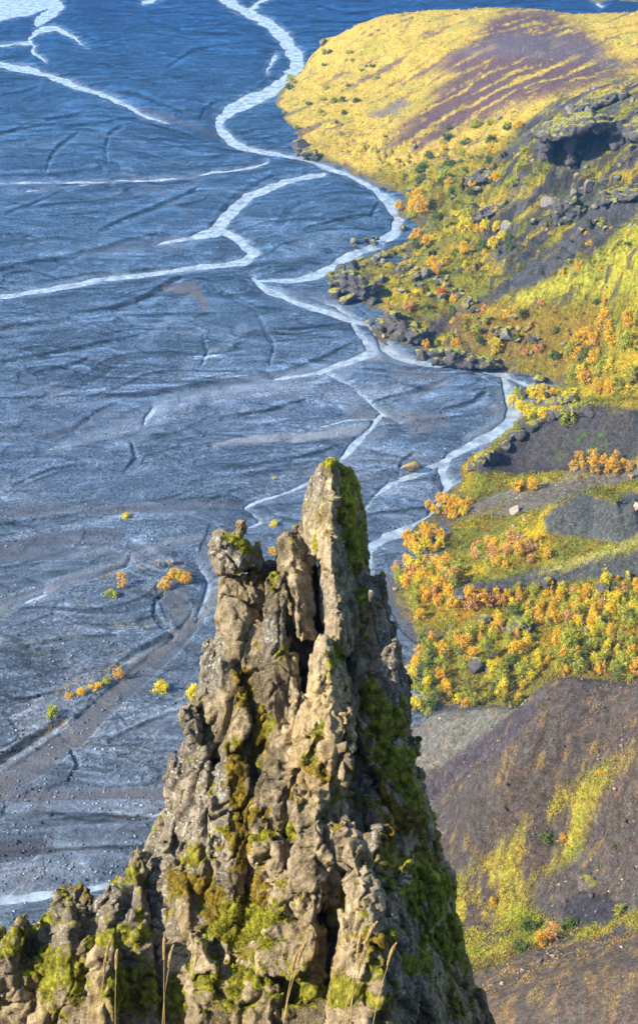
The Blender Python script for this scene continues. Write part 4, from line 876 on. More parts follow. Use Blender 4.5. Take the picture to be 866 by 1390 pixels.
# jagged crest of the lava ridge
r = random.Random(5)
for i, (px, py) in enumerate([(642,636),(650,630),(662,622),(672,618),(684,606),(692,600),(700,594),(706,588),(712,582),(722,577),(730,574),(738,570),(746,567),(752,566),(760,564),(768,565),(776,562),(784,562),(790,563),(797,564)]):
    boulder(px+r.uniform(-2,2), py+3, r.uniform(12, 21), 'dark', 'black jagged lava block on the %s of the dark ridge crest' % ('lower left end' if px < 690 else 'middle' if px < 748 else 'level top'), 'lava blocks along the ridge crest', .9)
for i in range(46):
    px = r.uniform(720, 866); py = r.uniform(120, 320)
    kd = r.choice(['dark','grey','grey']); wd = r.uniform(6, 13); where_ = ('above' if py < 175 else 'level with' if py < 230 else 'below')+' the cave, '+('left side' if px < 785 else 'right side')
    boulder(px, py, wd, kd, '%s %s angular rock on the stony slope %s' % ('small' if wd < 9 else 'larger', kd, where_), 'loose rocks around the cave', .7)
for i in range(90):
    t_ = r.random(); px = 480+t_*290+r.uniform(-20,20); py = 330+t_*170+r.uniform(-22,10)
    kd = r.choice(['dark','dark','grey','moss']); wd = r.uniform(6, 12); where_ = ['above the river undercut','above the river fork','above the long low rock wall','near the stream pool'][min(3, int(t_*4))]
    boulder(px, py, wd, kd, '%s %s rock on the heath slope %s' % ('tiny' if wd < 8 else 'small' if wd < 10 else 'knee high', {'dark':'dark','grey':'grey','moss':'mossy'}[kd], where_), 'small rocks along the river bank', .7)

# cliff with the shallow cave, dark overhang in the upper right
def world_chunks(chs):
    """chunks given as (px, py, world y); back points carried into the slope"""
    AV = []; 
    for pts, th in chs: AV.append((pts, th))
    return AV
def cliff_mesh(name, chs, voxel, mat, label, cat):
    global crag_pt
    old = crag_pt; crag_pt = lambda px, py, Y: at_y(px, py, Y)
    V, F = chunk_union(chs, voxel); crag_pt = old
    lab = np.arange(len(V)); ea = F.ravel(); eb = np.roll(F, 1, axis=1).ravel()
    while True:
        la, lb = lab[ea], lab[eb]; m_ = np.minimum(la, lb)
        if (la == lb).all(): break
        np.minimum.at(lab, la, m_); np.minimum.at(lab, lb, m_); lab = lab[lab]; lab = lab[lab]
    big = np.bincount(lab[F[:,0]]).argmax(); F = F[lab[F[:,0]] == big]; us = np.unique(F); mp_ = np.zeros(len(V), int); mp_[us] = np.arange(len(us)); V = V[us]; F = mp_[F]
    V = smooth(V, F, 1); N = vnormals(smooth(V, F, 6), F)
    b1, e1 = blocks(V, (5,5,3.2), 611); b2, e2 = blocks(V, (1.8,1.8,1.3), 613)
    V = V + N*(1.3*b1 + .55*b2 + .5*fbm3(V, (.25,)*3, 4, 615) - .5*np.exp(-(e1/.06)**2))[:,None]
    o = mesh_obj(name, V, F, mat); tag(o, label, cat); return o
def gy(px, py):
    g = on_ground(px, py); return g[1]
YC = gy(780, 228)
cliff = cliff_mesh('cave_cliff', [
 ([(728,184,YC-1),(742,172,YC+1),(770,163,YC),(800,152,YC-1),(835,160,YC-1),(840,172,YC-3),(818,166,YC-5),(800,170,YC-5),(782,184,YC-5),(760,186,YC-6),(738,192,YC-5)], 16),
 ([(732,190,YC-2),(750,186,YC-4),(752,212,YC+3),(740,214,YC-1)], 10),
 ([(768,184,YC-2),(786,180,YC-3),(780,205,YC+1),(778,224,YC-2),(770,222,YC-2),(772,200,YC+1)], 10),
 ([(730,180,YC+7),(840,160,YC+7),(845,232,YC+7),(735,228,YC+7)], 12),
 ([(826,164,YC-3),(850,160,YC-2),(846,205,YC-3),(834,222,YC-4),(828,200,YC-2)], 14),
 ([(840,178,YC-3),(870,158,YC-2),(905,160,YC-2),(905,196,YC-7),(866,188,YC-8),(846,192,YC-6)], 16),
 ([(838,195,YC+1),(905,195,YC+1),(905,230,YC-2),(840,230,YC-2)], 10)],
 .55, ST['dark'], 'dark cliff with a shallow cave under an overhanging brow', 'cliff')

def bank(pts_top, pts_foot, name, label):
    """low rock wall along the bank: top edge and foot traced on the ground"""
    chs = []; rb = random.Random(len(label))
    for (a, b), (c, d) in zip(zip(pts_top[:-1], pts_top[1:]), zip(pts_foot[:-1], pts_foot[1:])):
        g = on_ground((c[0]+d[0])/2, (c[1]+d[1])/2); Y = g[1]
        j_ = lambda: rb.uniform(-.8, .8)
        chs.append(([(a[0]-5,a[1],Y+1+j_()),(b[0]+5,b[1],Y+1+j_()),(c[0]-5,c[1],Y-1+j_()),(d[0]+5,d[1],Y-1+j_()),((a[0]+b[0])/2,(a[1]+c[1])/2,Y-1.6+j_())], 4))
    return cliff_mesh(name, chs, .4, ST['dark'], label, 'rock wall')
bank([(452,372),(468,366),(480,372),(492,376),(504,388)], [(454,394),(466,398),(480,408),(492,410),(502,414)], 'bank_cliff', 'dark rock wall undercut by the river bend below orange heath')
bank([(515,436),(530,428),(545,430),(560,442),(575,450)], [(517,446),(532,452),(546,458),(560,464),(576,472)], 'bank_cliff', 'dark rock wall on the bank right above the river fork')
bank([(590,478),(610,474),(630,478),(655,484),(680,490)], [(592,492),(612,496),(632,498),(656,500),(682,502)], 'bank_cliff', 'low dark rock wall along the stream under the heath slope')
bank([(772,150),(786,142),(800,135),(822,127),(845,120)], [(772,162),(786,155),(800,148),(822,141),(845,134)], 'crest_rocks', 'rough rock edge along the skyline of the stony shoulder above the cave')
bank([(742,272),(758,266),(775,270),(790,276)], [(742,300),(758,306),(775,302),(790,296)], 'rock_step', 'dark broken rock step below the cave')
bank([(380,182),(392,196),(405,200),(425,206)], [(384,192),(396,206),(408,212),(426,217)], 'bank_cliff', 'dark undercut edge at the tip of the grassy spit')
bank([(636,238),(652,230),(668,228),(686,232)], [(636,254),(652,250),(668,248),(686,246)], 'rock_step', 'dark rock step left of the cave on the green slope')
bank([(820,262),(838,254),(856,250),(880,250)], [(820,280),(838,276),(856,274),(880,272)], 'rock_step', 'dark shadowed rock step at the right edge below the cave')
bank([(640,292),(660,280),(682,272)], [(640,306),(660,298),(682,288)], 'rock_step', 'dark ledge of rock running up from the gold shrubs')
bank([(748,545),(760,540),(776,536)], [(748,554),(760,551),(776,546)], 'rock_step', 'low dark ledge above the stream pool behind the lava ridge')
bank([(690,850),(704,842),(720,845)], [(690,862),(704,858),(720,858)], 'rock_step', 'dark rock ledge in the middle of the birch wood')
# loose stones as ground texture
def scatter_stones(name, P, size, seed, mat, col=None):
    r = np.random.default_rng(seed); base = np.array([[1,0,0],[-1,0,0],[0,1,0],[0,-1,0],[0,0,1],[0,0,-.6]], float)
    Fb = np.array([[0,2,4],[2,1,4],[1,3,4],[3,0,4],[2,0,5],[1,2,5],[3,1,5],[0,3,5]])
    n = len(P); sc = size[:,None,None]*(.6+.7*r.random((n,6,1)))*np.array([1,1,.62])
    V = base[None]*sc + r.normal(scale=.14, size=(n,6,3))*size[:,None,None]; a = r.random(n)*6.28; c, s_ = np.cos(a)[:,None], np.sin(a)[:,None]
    V = np.stack([V[...,0]*c-V[...,1]*s_, V[...,0]*s_+V[...,1]*c, V[...,2]], -1) + P[:,None,:]
    F = (Fb[None]+np.arange(n)[:,None,None]*6).reshape(-1, 3)
    cc = np.repeat(col, 6, 0) if col is not None else None
    return mesh_obj(name, V.reshape(-1, 3), F, mat, smooth=False, col=cc)
def attr_mat(name, rough=.9, trans=0.0, var=True):
    m = NT(name); c = m.attr('Col')
    if var: c = m.mix(1.0, c, m.ramp(m.noise(1.2, 4, .7), [(.35, .6), (.65, 1.4)]), 'MULTIPLY')
    m.l(c, m.b.inputs['Base Color']); m.b.inputs['Roughness'].default_value = rough; m.b.inputs['Specular IOR Level'].default_value = .15
    if trans:
        tr = m.n('ShaderNodeBsdfTranslucent'); m.l(c, tr.inputs[0]); mx = m.n('ShaderNodeMixShader'); mx.inputs[0].default_value = trans
        m.l(m.b.outputs[0], mx.inputs[1]); m.l(tr.outputs[0], mx.inputs[2]); m.l(mx.outputs[0], m.t.nodes['Material Output'].inputs[0])
    return m.m
PV = np.empty(len(plain.data.vertices)*3, np.float32); plain.data.vertices.foreach_get('co', PV); PV = PV.reshape(-1, 3).astype(float)
PPX, PPY = project(PV[:,0], np.maximum(PV[:,1], 20), PV[:,2])
ok = np.where((PPX > -60) & (PPX < 900) & (PPY > 120) & (PPY < 1450) & (PV[:,2] > .05) & (PV[:,1] > 100) & (PV[:,1] < 700))[0]
dens = sstep(-.25, .35, fbm2(PV[ok,0]/16, PV[ok,1]/8, 4, 701)) + .08
sel = ok[rng.random(len(ok)) < dens*.10]
r_ = np.random.default_rng(3); shade = r_.choice([.5,.75,1.15,1.45,1.8], len(sel), p=[.2,.3,.25,.17,.08])[:,None]
scol = PC[sel]*1.15*shade + r_.normal(scale=.006, size=(len(sel),3))
tag(scatter_stones('gravel_stones', PV[sel]+r_.normal(scale=(.3,.3,.0), size=(len(sel),3)), .10+.28*r_.random(len(sel))**2.2, 11, attr_mat('gravel_stone'), np.clip(scol, .02, .6)), kind='stuff')
hv = np.stack([HX, HY, HZ], 1); hpx, hpy = project(HX, HY, HZ)
vis = (hpx > 380) & (hpx < 930) & (hpy > -5) & (hpy < 1450) & (HZ > 1.0) & (HY > 100)
lum = HC.mean(1); isveg = (HC[:,0] > HC[:,2]*2.2)
bare = np.where(vis & ~isveg)[0]; dn = sstep(0, .4, fbm2(HX[bare]/7, HY[bare]/7, 3, 711))*.045 + .012
sel = bare[rng.random(len(bare)) < dn]
tag(scatter_stones('scree_stones', hv[sel]+r_.normal(scale=(.3,.3,0), size=(len(sel),3)), .10+.35*r_.random(len(sel))**2.5, 12, attr_mat('scree_stone'), np.clip(HC[sel]*r_.choice([.6,1.2,1.9,2.4], len(sel))[:,None], .02, .6)), kind='stuff')
# heath, grass and dwarf shrubs
vg = np.where(vis & isveg)[0]; hn = fbm2(HX[vg]/5, HY[vg]/5, 4, 721)
pr = (.14+.60*sstep(-.05, .4, hn))*np.clip(450/HY[vg], .5, 2)
sel = vg[rng.random(len(vg)) < pr*.55*np.clip(260/HY[vg], 1, 1.5)]
reps = 7; Pn = np.repeat(hv[sel], reps, 0) + r_.normal(scale=(.38,.38,.10), size=(len(sel)*reps,3)); Pn[:,2] += .05
Nn = np.tile(np.array([0.,0.,1.]), (len(Pn), 1)); gc = np.repeat(HC[sel]*r_.uniform(.75, 1.45, (len(sel),1))*np.array([1.05,1.1,.9]), reps, 0)
ns = np.where(vis & ~isveg & (HY < 230))[0]; ns = ns[rng.random(len(ns)) < .022*sstep(-.2,.3,fbm2(HX[ns]/9, HY[ns]/9, 3, 733))+.001]
P2 = np.repeat(hv[ns], 7, 0) + r_.normal(scale=(.22,.22,.05), size=(len(ns)*7,3)); g2 = np.repeat(np.array([(.30,.22,.06),(.22,.20,.04),(.34,.19,.05)])[r_.integers(0,3,len(ns))], 7, 0)
Pn = np.concatenate([Pn, P2]); Nn = np.concatenate([Nn, np.tile(np.array([0.,0.,1.]), (len(P2),1))]); gc = np.concatenate([gc, g2])
A, Fa = tufts(Pn, Nn, np.clip(Pn[:,1]/450, .40, 1.1)*.60, 31, .55)
tag(mesh_obj('heath_ground_cover', A, Fa, attr_mat('heath_leaves', .8, .3), smooth=False, col=np.clip(np.repeat(gc, 3, 0), .01, .8)), kind='stuff')

# ================================================================= BIRCHES AND SHRUBS
LEAF = {
 'gold': leaf_mat('gold_leaves', [(.3,(.50,.30,.02)),(.5,(.78,.50,.03)),(.7,(.88,.64,.07))], .4, 1.5),
 'yellow': leaf_mat('yellow_leaves', [(.3,(.45,.37,.02)),(.5,(.78,.64,.03)),(.7,(.86,.78,.09))], .4, 1.5),
 'orange': leaf_mat('orange_leaves', [(.3,(.46,.25,.02)),(.5,(.78,.47,.05)),(.7,(.88,.58,.10))], .4, 1.5),
 'rust': leaf_mat('rust_leaves', [(.3,(.40,.18,.05)),(.5,(.66,.37,.13)),(.7,(.80,.50,.22))], .4, 1.5),
 'lime': leaf_mat('lime_leaves', [(.3,(.20,.22,.03)),(.5,(.42,.44,.05)),(.7,(.62,.62,.10))], .4, 1.5),
 'green': leaf_mat('green_leaves', [(.3,(.045,.07,.015)),(.5,(.11,.17,.035)),(.7,(.22,.29,.07))], .35, 1.5),
 'red': leaf_mat('red_leaves', [(.3,(.35,.06,.02)),(.5,(.60,.13,.04)),(.7,(.7,.25,.07))], .4, 1.5)}
BARK = NT('birch_bark'); BARK.l(BARK.ramp(BARK.noise(6, 3), [(.4,(.10,.075,.055)),(.6,(.34,.29,.24))]), BARK.b.inputs['Base Color']); BARK = BARK.m
def crown_mesh(seed, shape, nl=900, leaf=.085):
    r = np.random.default_rng(seed); P = []; N = []; birch = shape == 'birch'
    nc = 34 if birch else 30; lean = r.normal(scale=.06, size=2); tops = [np.array([r.normal(scale=.14), r.normal(scale=.14), r.uniform(.75, 1.0)]) for _ in range(3)]
    for i in range(nc):
        if birch:
            tp = tops[i % 3]; h = r.uniform(.10, 1.0); rad = .27*(1-h)**.6+.02; a = r.random()*6.28; q = rad*math.sqrt(r.uniform(.1, 1))
            c = np.array([q*math.cos(a)+tp[0]*h*.9, q*math.sin(a)+tp[1]*h*.9, h*tp[2]]); s = r.uniform(.025, .085)
        else:
            h = r.uniform(.10, .85); rad = .60*math.sqrt(max(.05, 1-(h-.15)**2/.7)); a = r.random()*6.28; q = rad*math.sqrt(r.uniform(.1, 1))
            c = np.array([q*math.cos(a), q*math.sin(a), h*(1-.3*r.random())]); s = r.uniform(.05, .15)
        k = int(nl/nc*(.5+r.random())); d = r.normal(size=(k,3)); P.append(c + d*s*np.array([.8,.8,1.25 if birch else .8])); N.append(d*.4+np.array([0,0,.5])+r.normal(scale=.6, size=(k,3)))
    P = np.concatenate(P); P[:,:2] += lean*P[:,2:3]; P[:,2] = np.maximum(P[:,2], .02); N = np.concatenate(N); N /= np.linalg.norm(N, axis=1, keepdims=True)
    T = np.cross(N, r.normal(size=N.shape)); T /= np.linalg.norm(T, axis=1, keepdims=True); B = np.cross(N, T); L = (leaf*(.35+.45*r.random(len(P))))[:,None]*.55
    V = np.stack([P-T*L, P-B*L*.7, P+T*L, P+B*L*.7], 1).reshape(-1, 3); F = np.arange(len(P)*4).reshape(-1, 4)
    me = bpy.data.meshes.new('crown'); me.from_pydata(V.tolist(), [], F.tolist()); me.update(); return me
def trunk_mesh(seed, stems, hgt):
    r = np.random.default_rng(seed); V = []; F = []
    def limb(p, d, L, r0, n=5):
        nonlocal V, F
        pts = [p]; 
        for i in range(n): d = d + r.normal(scale=.10, size=3); d /= np.linalg.norm(d); pts.append(pts[-1]+d*L/n)
        b = len(V)
        for i, q in enumerate(pts):
            rr = r0*(1-.8*i/n)
            for k in range(5): V.append(q+np.array([math.cos(k*1.2566)*rr, math.sin(k*1.2566)*rr, 0]))
        for i in range(n):
            for k in range(5): a = b+i*5+k; c = b+i*5+(k+1)%5; F.append((a, c, c+5, a+5))
        return pts
    for i in range(stems):
        a = r.random()*6.28; d = np.array([math.cos(a)*.22, math.sin(a)*.22, 1]); pts = limb(np.array([math.cos(a)*.03, math.sin(a)*.03, -.08]), d/np.linalg.norm(d), hgt, .020)
        for j in range(1, 5):
            for _ in range(2): a = r.random()*6.28; limb(pts[j], np.array([math.cos(a)*.7, math.sin(a)*.7, .7]), .24*hgt*(1.2-.15*j), .007, 3)
    me = bpy.data.meshes.new('trunk'); me.from_pydata([v.tolist() for v in V], [], F); me.materials.append(BARK); me.update(); return me
CRM = {'birch': [crown_mesh(40+i, 'birch') for i in range(7)], 'shrub': [crown_mesh(60+i, 'shrub', 1500, .15) for i in range(5)]}
TRM = {'birch': [trunk_mesh(80+i, 3, .85) for i in range(4)], 'shrub': [trunk_mesh(90+i, 5, .6) for i in range(3)]}
CRC = {}; PLACED = []; NT_COUNT = {'birch': 0, 'shrub': 0}
def plant(x, y, z, hgt, shape, colour, label, group=None, spread=1.0, rnd=random):
    k = rnd.randrange(len(CRM[shape])); key = (shape, k, colour)
    if key not in CRC: me = CRM[shape][k].copy(); me.materials.append(LEAF[colour]); CRC[key] = me
    e = empty({'birch': 'birch_tree', 'shrub': 'shrub'}[shape], (x, y, z-.05)); e.rotation_euler = (0, 0, rnd.random()*6.28); e.scale = (hgt*spread, hgt*spread, hgt)
    tag(e, label, {'birch': 'tree', 'shrub': 'shrub'}[shape], group)
    c = bpy.data.objects.new('crown', CRC[key]); COL.objects.link(c); c.parent = e
    t = bpy.data.objects.new('trunk', rnd.choice(TRM[shape])); COL.objects.link(t); t.parent = e
    PLACED.append((x, y)); NT_COUNT[shape] += 1
    return e
def plant_px(px, py, hpx, shape, colour, label, group=None, spread=1.0, rnd=random, mind=0):
    g = on_ground(px, py)
    if g is None: return False
    x, y, z, t = g
    if mind and (z > 11.5 and y < 225 and 700 < py < 1000): return False
    if mind and any((x-a)**2+(y-b)**2 < mind*mind for a, b in PLACED): return False
    plant(x, y, z, hpx*t/FPX/.9, shape, colour, label, group, spread, rnd); return True
# single bushes on the gravel
SOLO = [
 (71,971,17,'lime','shrub','round bright green bush alone at the lower end of the bush line',.95),(95,946,9,'orange','shrub','low orange bush right above the round green one',1.0),(112,942,12,'gold','shrub','rounded gold bush third from the lower end of the bush line',.95),
 (130,936,12,'gold','shrub','wide gold bush in the middle of the bush line',1.25),(146,927,12,'lime','shrub','olive green bush near the upper end of the bush line',.85),(162,921,18,'orange','birch','upright orange bush at the upper end of the bush line',1.3),
 (221,937,17,'yellow','shrub','bright yellow spreading bush standing alone on bare gravel',1.15),(266,945,20,'yellow','shrub','yellow bush half hidden at the left edge of the pinnacle',.9),
 (167,797,18,'orange','birch','upright orange tree left of the oxbow hollow',1.5),(151,808,10,'lime','shrub','low lime green bush below the upright orange tree',1.5),(224,797,17,'orange','shrub','orange bush over the rim of the oxbow hollow',.8),
 (237,785,14,'gold','shrub','gold bush beside the dry channel, uppermost of the oxbow bushes',1.1),(252,789,16,'orange','shrub','orange bush at the right end of the oxbow bushes',.7),(245,783,12,'yellow','shrub','small yellow bush between the two at the dry channel',1.0),
 (172,702,8,'yellow','shrub','tiny yellow bush on the gravel far left of the summit',1.3),(373,714,10,'yellow','shrub','yellow bush on the gravel between summit and capstone',1.0),(370,752,10,'gold','shrub','yellow bush seen just above the gap beside the capstone',1.0),(372,650,3,'yellow','shrub','tiny yellow plant on gravel left of the summit',1.5),
]
rr = random.Random(9)
for px, py, h, c, sh, lab, sp in SOLO: plant_px(px, py, h, sh, c, lab, None, sp, rr)
# striking ones on the slopes
SOLO2 = [
 (600,401,11,'red','shrub','red bush beside the dark scree stripe above the river',.9),(722,664,20,'gold','birch','single gold birch on the dark flank of the lava ridge',1.3),(649,664-40,8,'yellow','shrub','yellow bush at the left tip of the lava ridge',1.0),
 (701,665,15,'gold','shrub','round gold bush on the grass below the lava ridge',.9),(770,572,26,'lime','shrub','large lime green bush behind the crest of the lava ridge',.7),(783,560,18,'lime','shrub','smaller green bush behind the crest, right of the large one',.7),
 (537,448,18,'orange','shrub','orange bush by the bank rock over the river fork',.7),(672,480,22,'yellow','birch','tall yellow birch below the rounded grey boulder',1.3),(650,475,12,'green','shrub','dull green bush left of the tall yellow birch',.8),
 (632,316,24,'yellow','shrub','large yellow bush in the middle of the hillside',.7),(572,290,26,'orange','birch','tall orange birch near the outer river bend',1.4),(560,285,16,'gold','shrub','gold bush left of the tall orange birch',.8),(785,372,14,'orange','shrub','orange bush on the green slope under the scree',.7),
 (770,885,36,'lime','shrub','broad olive green tree, largest crown in the birch wood',.62),(765,1140,14,'orange','birch','orange birch in the hollow of the near slope',1.3),(742,1132,18,'green','shrub','green bush above the pale lichen patch on the near slope',.8),
 (745,1278,26,'rust','birch','rust orange tree at the bottom of the yellow hollow',1.6),(735,1284,22,'orange','birch','orange tree left of the rust coloured one in the hollow',1.4),(716,1262,22,'green','shrub','green bush in the yellow hollow near the pinnacle',.8),
 (773,1262,20,'green','shrub','green bush right of the rust coloured tree',.9),(838,1245,20,'lime','birch','lime green young tree beside the big boulder patch',1.1),(670,1232,16,'orange','birch','thin orange tree on the yellow hollow side',1.2),(730,1280,20,'lime','shrub','lime bush between the orange trees in the hollow',.7),
 (812,1060,8,'gold','shrub','tiny gold bush on the rim of the near slope',1.0),(833,1152,9,'green','shrub','small green bush high in the near hollow',.9),(705,1290,16,'green','shrub','low green bush at the bottom edge of the hollow',1.0),
 (823,242,8,'lime','shrub','small lime bush on the ledge under the cave',1.0),
]
for px, py, h, c, sh, lab, sp in SOLO2: plant_px(px, py, h, sh, c, lab, None, sp, rr)
NAMEC = {'gold':'golden','yellow':'bright yellow','orange':'orange','rust':'rusty pink','lime':'yellow green','green':'green','red':'red'}
def inpoly(px, py, poly): return sd_poly(np.array([float(px)]), np.array([float(py)]), poly)[0] < 0
def wood(n, sampler, pal, sizes, shape, where, group, mind, rnd, spread=(.9,1.3)):
    got = 0; tries = 0
    while got < n and tries < n*12:
        tries += 1; px, py = sampler(rnd); c = rnd.choice(pal); hh = rnd.uniform(*sizes); sp = rnd.uniform(*spread)
        f = (hh-sizes[0])/(sizes[1]-sizes[0]); adj = 'tall' if f > .75 else 'small' if f < .3 else 'slim' if sp < spread[0]+.4*(spread[1]-spread[0]) else 'broad'
        w_ = where
        if 'dense' in where: w_ += ' ' + ('front' if py > 915 else 'back' if py < 850 else 'middle') + ' row ' + ('near the stream' if px < 650 else 'near the frame edge' if px > 790 else 'in its centre')
        elif 'upper edge' in where: w_ += (', left half' if px < 780 else ', right half')
        if plant_px(px, py, hh, shape, c, adj+' '+NAMEC[c]+' '+w_, group+', '+NAMEC[c], sp, rnd, mind): got += 1
def in_poly_sampler(poly, holes=()):
    xs = [p[0] for p in poly]; ys = [p[1] for p in poly]
    def f(r):
        while True:
            x, y = r.uniform(min(xs), max(xs)), r.uniform(min(ys), max(ys))
            if inpoly(x, y, poly) and not any(inpoly(x, y, h) for h in holes): return x, y
    return f
def disc(cx, cy, rx, ry):
    def f(r): a = r.random()*6.28; q = math.sqrt(r.random()); return cx+rx*q*math.cos(a), cy+ry*q*math.sin(a)
    return f
HOLES = [[(600,780),(690,790),(690,835),(600,870),(580,850)],[(600,930),(655,905),(660,925),(620,945)],[(720,790),(800,775),(866,770),(866,785),(760,815),(730,815)]]
rf = random.Random(21)
FP = [(558,800),(580,845),(600,812),(690,806),(790,795),(890,775),(890,958),(720,962),(640,976),(545,976),(562,900),(575,880),(560,850)]
wood(190, in_poly_sampler(FP, HOLES), ['gold','yellow','lime','lime','lime','gold','orange','green','yellow','lime'], (12,24), 'birch', 'birch in the dense wood', 'birches of the wood', 1.25, rf, (.9,1.6))
wood(46, in_poly_sampler([(690,835),(700,805),(790,800),(866,790),(880,830),(800,850),(700,850)]), ['orange','rust','gold','gold','yellow'], (13,20), 'birch', 'birch in the upper edge of the wood', 'birches along the top of the wood', 1.6, rf, (1.1,1.6))
wood(14, disc(625,815,65,12), ['orange','gold','rust','orange'], (13,20), 'shrub', 'bush along the foot of the ash ridge', 'bushes at the foot of the ash ridge', 1.5, rf, (.6,.9))
wood(40, disc(580,785,45,18), ['orange','rust','lime','gold','yellow','lime'], (14,24), 'birch', 'birch in the thicket left of the ash ridge by the stream', 'birches left of the ash ridge', 1.5, rf, (1.1,1.6))
wood(20, disc(695,755,55,20), ['gold','orange','lime','rust'], (12,22), 'birch', 'birch on the grassy slope just above the ash ridge', 'birches above the ash ridge', 2.0, rf, (1.1,1.6))
wood(14, disc(575,735,25,18), ['gold','yellow','orange'], (12,18), 'shrub', 'bush at the river edge beside the lower channel', 'bushes at the lower channel', 1.6, rf, (.6,.9))
wood(14, disc(610,690,30,12), ['gold','lime','yellow','orange'], (9,15), 'shrub', 'bush on the bank below the lava ridge', 'bushes below the lava ridge', 1.8, rf, (.6,1.0))
wood(12, disc(820,637,48,8), ['orange','gold','orange'], (12,20), 'birch', 'birch in the row below the green patch of the ridge', 'birches below the ridge', 1.6, rf, (1.1,1.7))
wood(24, disc(740,550,45,22), ['yellow','yellow','lime','gold'], (9,16), 'shrub', 'bush in the belt behind the lava ridge', 'bushes behind the lava ridge', 2.0, rf, (.7,1.2))
rs = random.Random(33)
wood(34, disc(820,490,50,45), ['yellow','lime','gold','lime','green','orange'], (14,26), 'birch', 'birch in the stand at the right edge above the ridge', 'birches at the right edge', 2.2, rs, (1.2,1.8))
wood(30, in_poly_sampler([(520,420),(600,400),(700,430),(800,400),(860,420),(760,500),(640,490),(540,460)]), ['green','lime','gold','green','rust','orange'], (8,15), 'shrub', 'small bush scattered on the heath slope above the stream', 'small bushes on the heath slope', 3, rs, (.5,.8))
wood(34, in_poly_sampler([(545,255),(620,240),(680,290),(700,340),(620,380),(560,360),(530,330)]), ['gold','green','yellow','orange','lime','green'], (9,17), 'shrub', 'bush on the slope beside the outer river bend', 'bushes beside the outer river bend', 3, rs, (.5,.9))
wood(30, in_poly_sampler([(560,235),(600,175),(720,160),(740,200),(690,260),(600,265)]), ['green','lime','green','gold','lime'], (6,13), 'shrub', 'bush on the green band between the hill and the cave', 'bushes on the green band', 3, rs, (.6,1.2))
wood(26, in_poly_sampler([(380,110),(440,70),(500,60),(520,110),(480,150),(470,215),(400,195),(380,150)]), ['green','lime','green','lime'], (4,9), 'shrub', 'low bush on the straw coloured spit', 'low bushes on the far spit', 4, rs, (.8,1.6))
wood(20, disc(790,340,70,50), ['green','lime','gold'], (4,8), 'shrub', 'dwarf bush on the grassy slope under the scree', 'dwarf bushes under the scree', 3, rs, (.8,1.3))
print('plants', NT_COUNT)

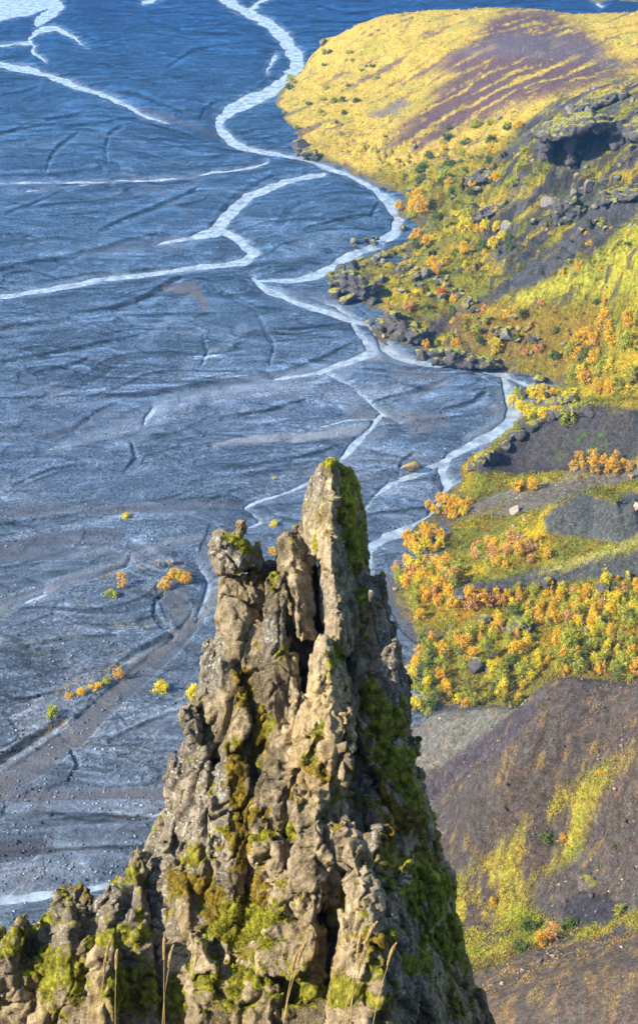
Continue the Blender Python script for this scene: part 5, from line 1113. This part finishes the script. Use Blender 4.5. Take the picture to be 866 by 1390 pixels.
# ================================================================= DRY GRASS in front of the viewer
STRAWM = leaf_mat('dry_grass', [(.3,(.42,.28,.10)),(.7,(.70,.52,.24))], .3, 20)
MV = np.empty(len(mount.data.vertices)*3, np.float32); mount.data.vertices.foreach_get('co', MV); MV = MV.reshape(-1, 3)
def mount_z(x, y): i = np.argmin((MV[:,0]-x)**2+(MV[:,1]-y)**2); return float(MV[i,2])
def grass(px, py, lean, size, label):
    Y = 4.3; tip = at_y(px, py, Y); x0 = tip[0]-lean*.55; z0 = mount_z(x0, Y-.05); base = np.array([x0, Y-.05, z0-.03])
    e = empty('grass_stem', base); tag(e, label, 'grass stem', 'dry grass stems along the bottom edge')
    def tube(pts, rad, name, n=6):
        V = []; F = []
        for i, q in enumerate(pts):
            for k in range(n): V.append(q-base+np.array([math.cos(k*6.283/n)*rad[i], math.sin(k*6.283/n)*rad[i], 0]))
        for i in range(len(pts)-1):
            for k in range(n): a = i*n+k; b = i*n+(k+1)%n; F.append((a, b, b+n, a+n))
        return mesh_obj(name, V, F, STRAWM, e)
    def cv(t): p = base+(tip-base)*t; p = p.copy(); p[0] = base[0]+(tip[0]-base[0])*t**3.5; return p
    ts = np.linspace(0, 1, 16); tube([cv(t) for t in ts], [.0022*(1-.5*t) for t in ts], 'stem')
    h0 = 1-size/np.linalg.norm(tip-base); hs = np.linspace(h0, 1, 22); rr_ = random.Random(int(px*7))
    # seed head: spikelets round the upper stem
    V = []; F = []
    for t in np.linspace(h0, 1, 46):
        c = cv(t)-base; f = math.sin(math.pi*min(1, (t-h0)/(1-h0)*.88+.10))
        for k in range(3):
            a = rr_.random()*6.28; d = np.array([math.cos(a)*.22, math.sin(a)*.22, 1.0]); d /= np.linalg.norm(d); sN = np.array([-math.sin(a), math.cos(a), 0])
            L = .022*f+.006; w = .0022; b = len(V); V += [c, c+d*L*.5+sN*w, c+d*L, c+d*L*.5-sN*w, c+d*L*.45+np.array([math.cos(a), math.sin(a), 0])*w*1.3]
            F += [(b,b+1,b+4),(b+1,b+2,b+4),(b+2,b+3,b+4),(b+3,b,b+4),(b,b+3,b+2,b+1)]
    mesh_obj('seed_head', V, F, STRAWM, e)
GR = [(152,1272,.12,.09,'leftmost'),(160,1290,.05,.05,'second'),(224,1270,.03,.06,'third'),(236,1284,.10,.055,'fourth'),(418,1276,.16,.06,'fifth'),(404,1294,.1,.05,'sixth'),(490,1268,.06,.06,'seventh'),(512,1252,.20,.06,'eighth'),(497,1290,.12,.05,'ninth'),(538,1281,.14,.055,'rightmost')]
for px, py, ln, sz, nm_ in GR: grass(px, py, ln*1.3, sz*1.9, 'dry straw coloured grass stem, %s along the bottom edge' % nm_)

# ================================================================= AIR
def haze():
    bm = bmesh.new(); bmesh.ops.create_cube(bm, size=1); me = bpy.data.meshes.new('haze'); bm.to_mesh(me); bm.free()
    o = bpy.data.objects.new('haze', me); COL.objects.link(o); o.scale = (11000, 6700, 190); o.location = (0, 2600, 80)
    m = bpy.data.materials.new('haze'); m.use_nodes = True; t = m.node_tree; t.nodes.remove(t.nodes['Principled BSDF'])
    v = t.nodes.new('ShaderNodeVolumePrincipled'); v.inputs['Color'].default_value = (.18,.50,1,1); v.inputs['Density'].default_value = .00015; v.inputs['Anisotropy'].default_value = .2
    t.links.new(v.outputs[0], t.nodes['Material Output'].inputs['Volume']); me.materials.append(m); tag(o, kind='stuff')
haze()
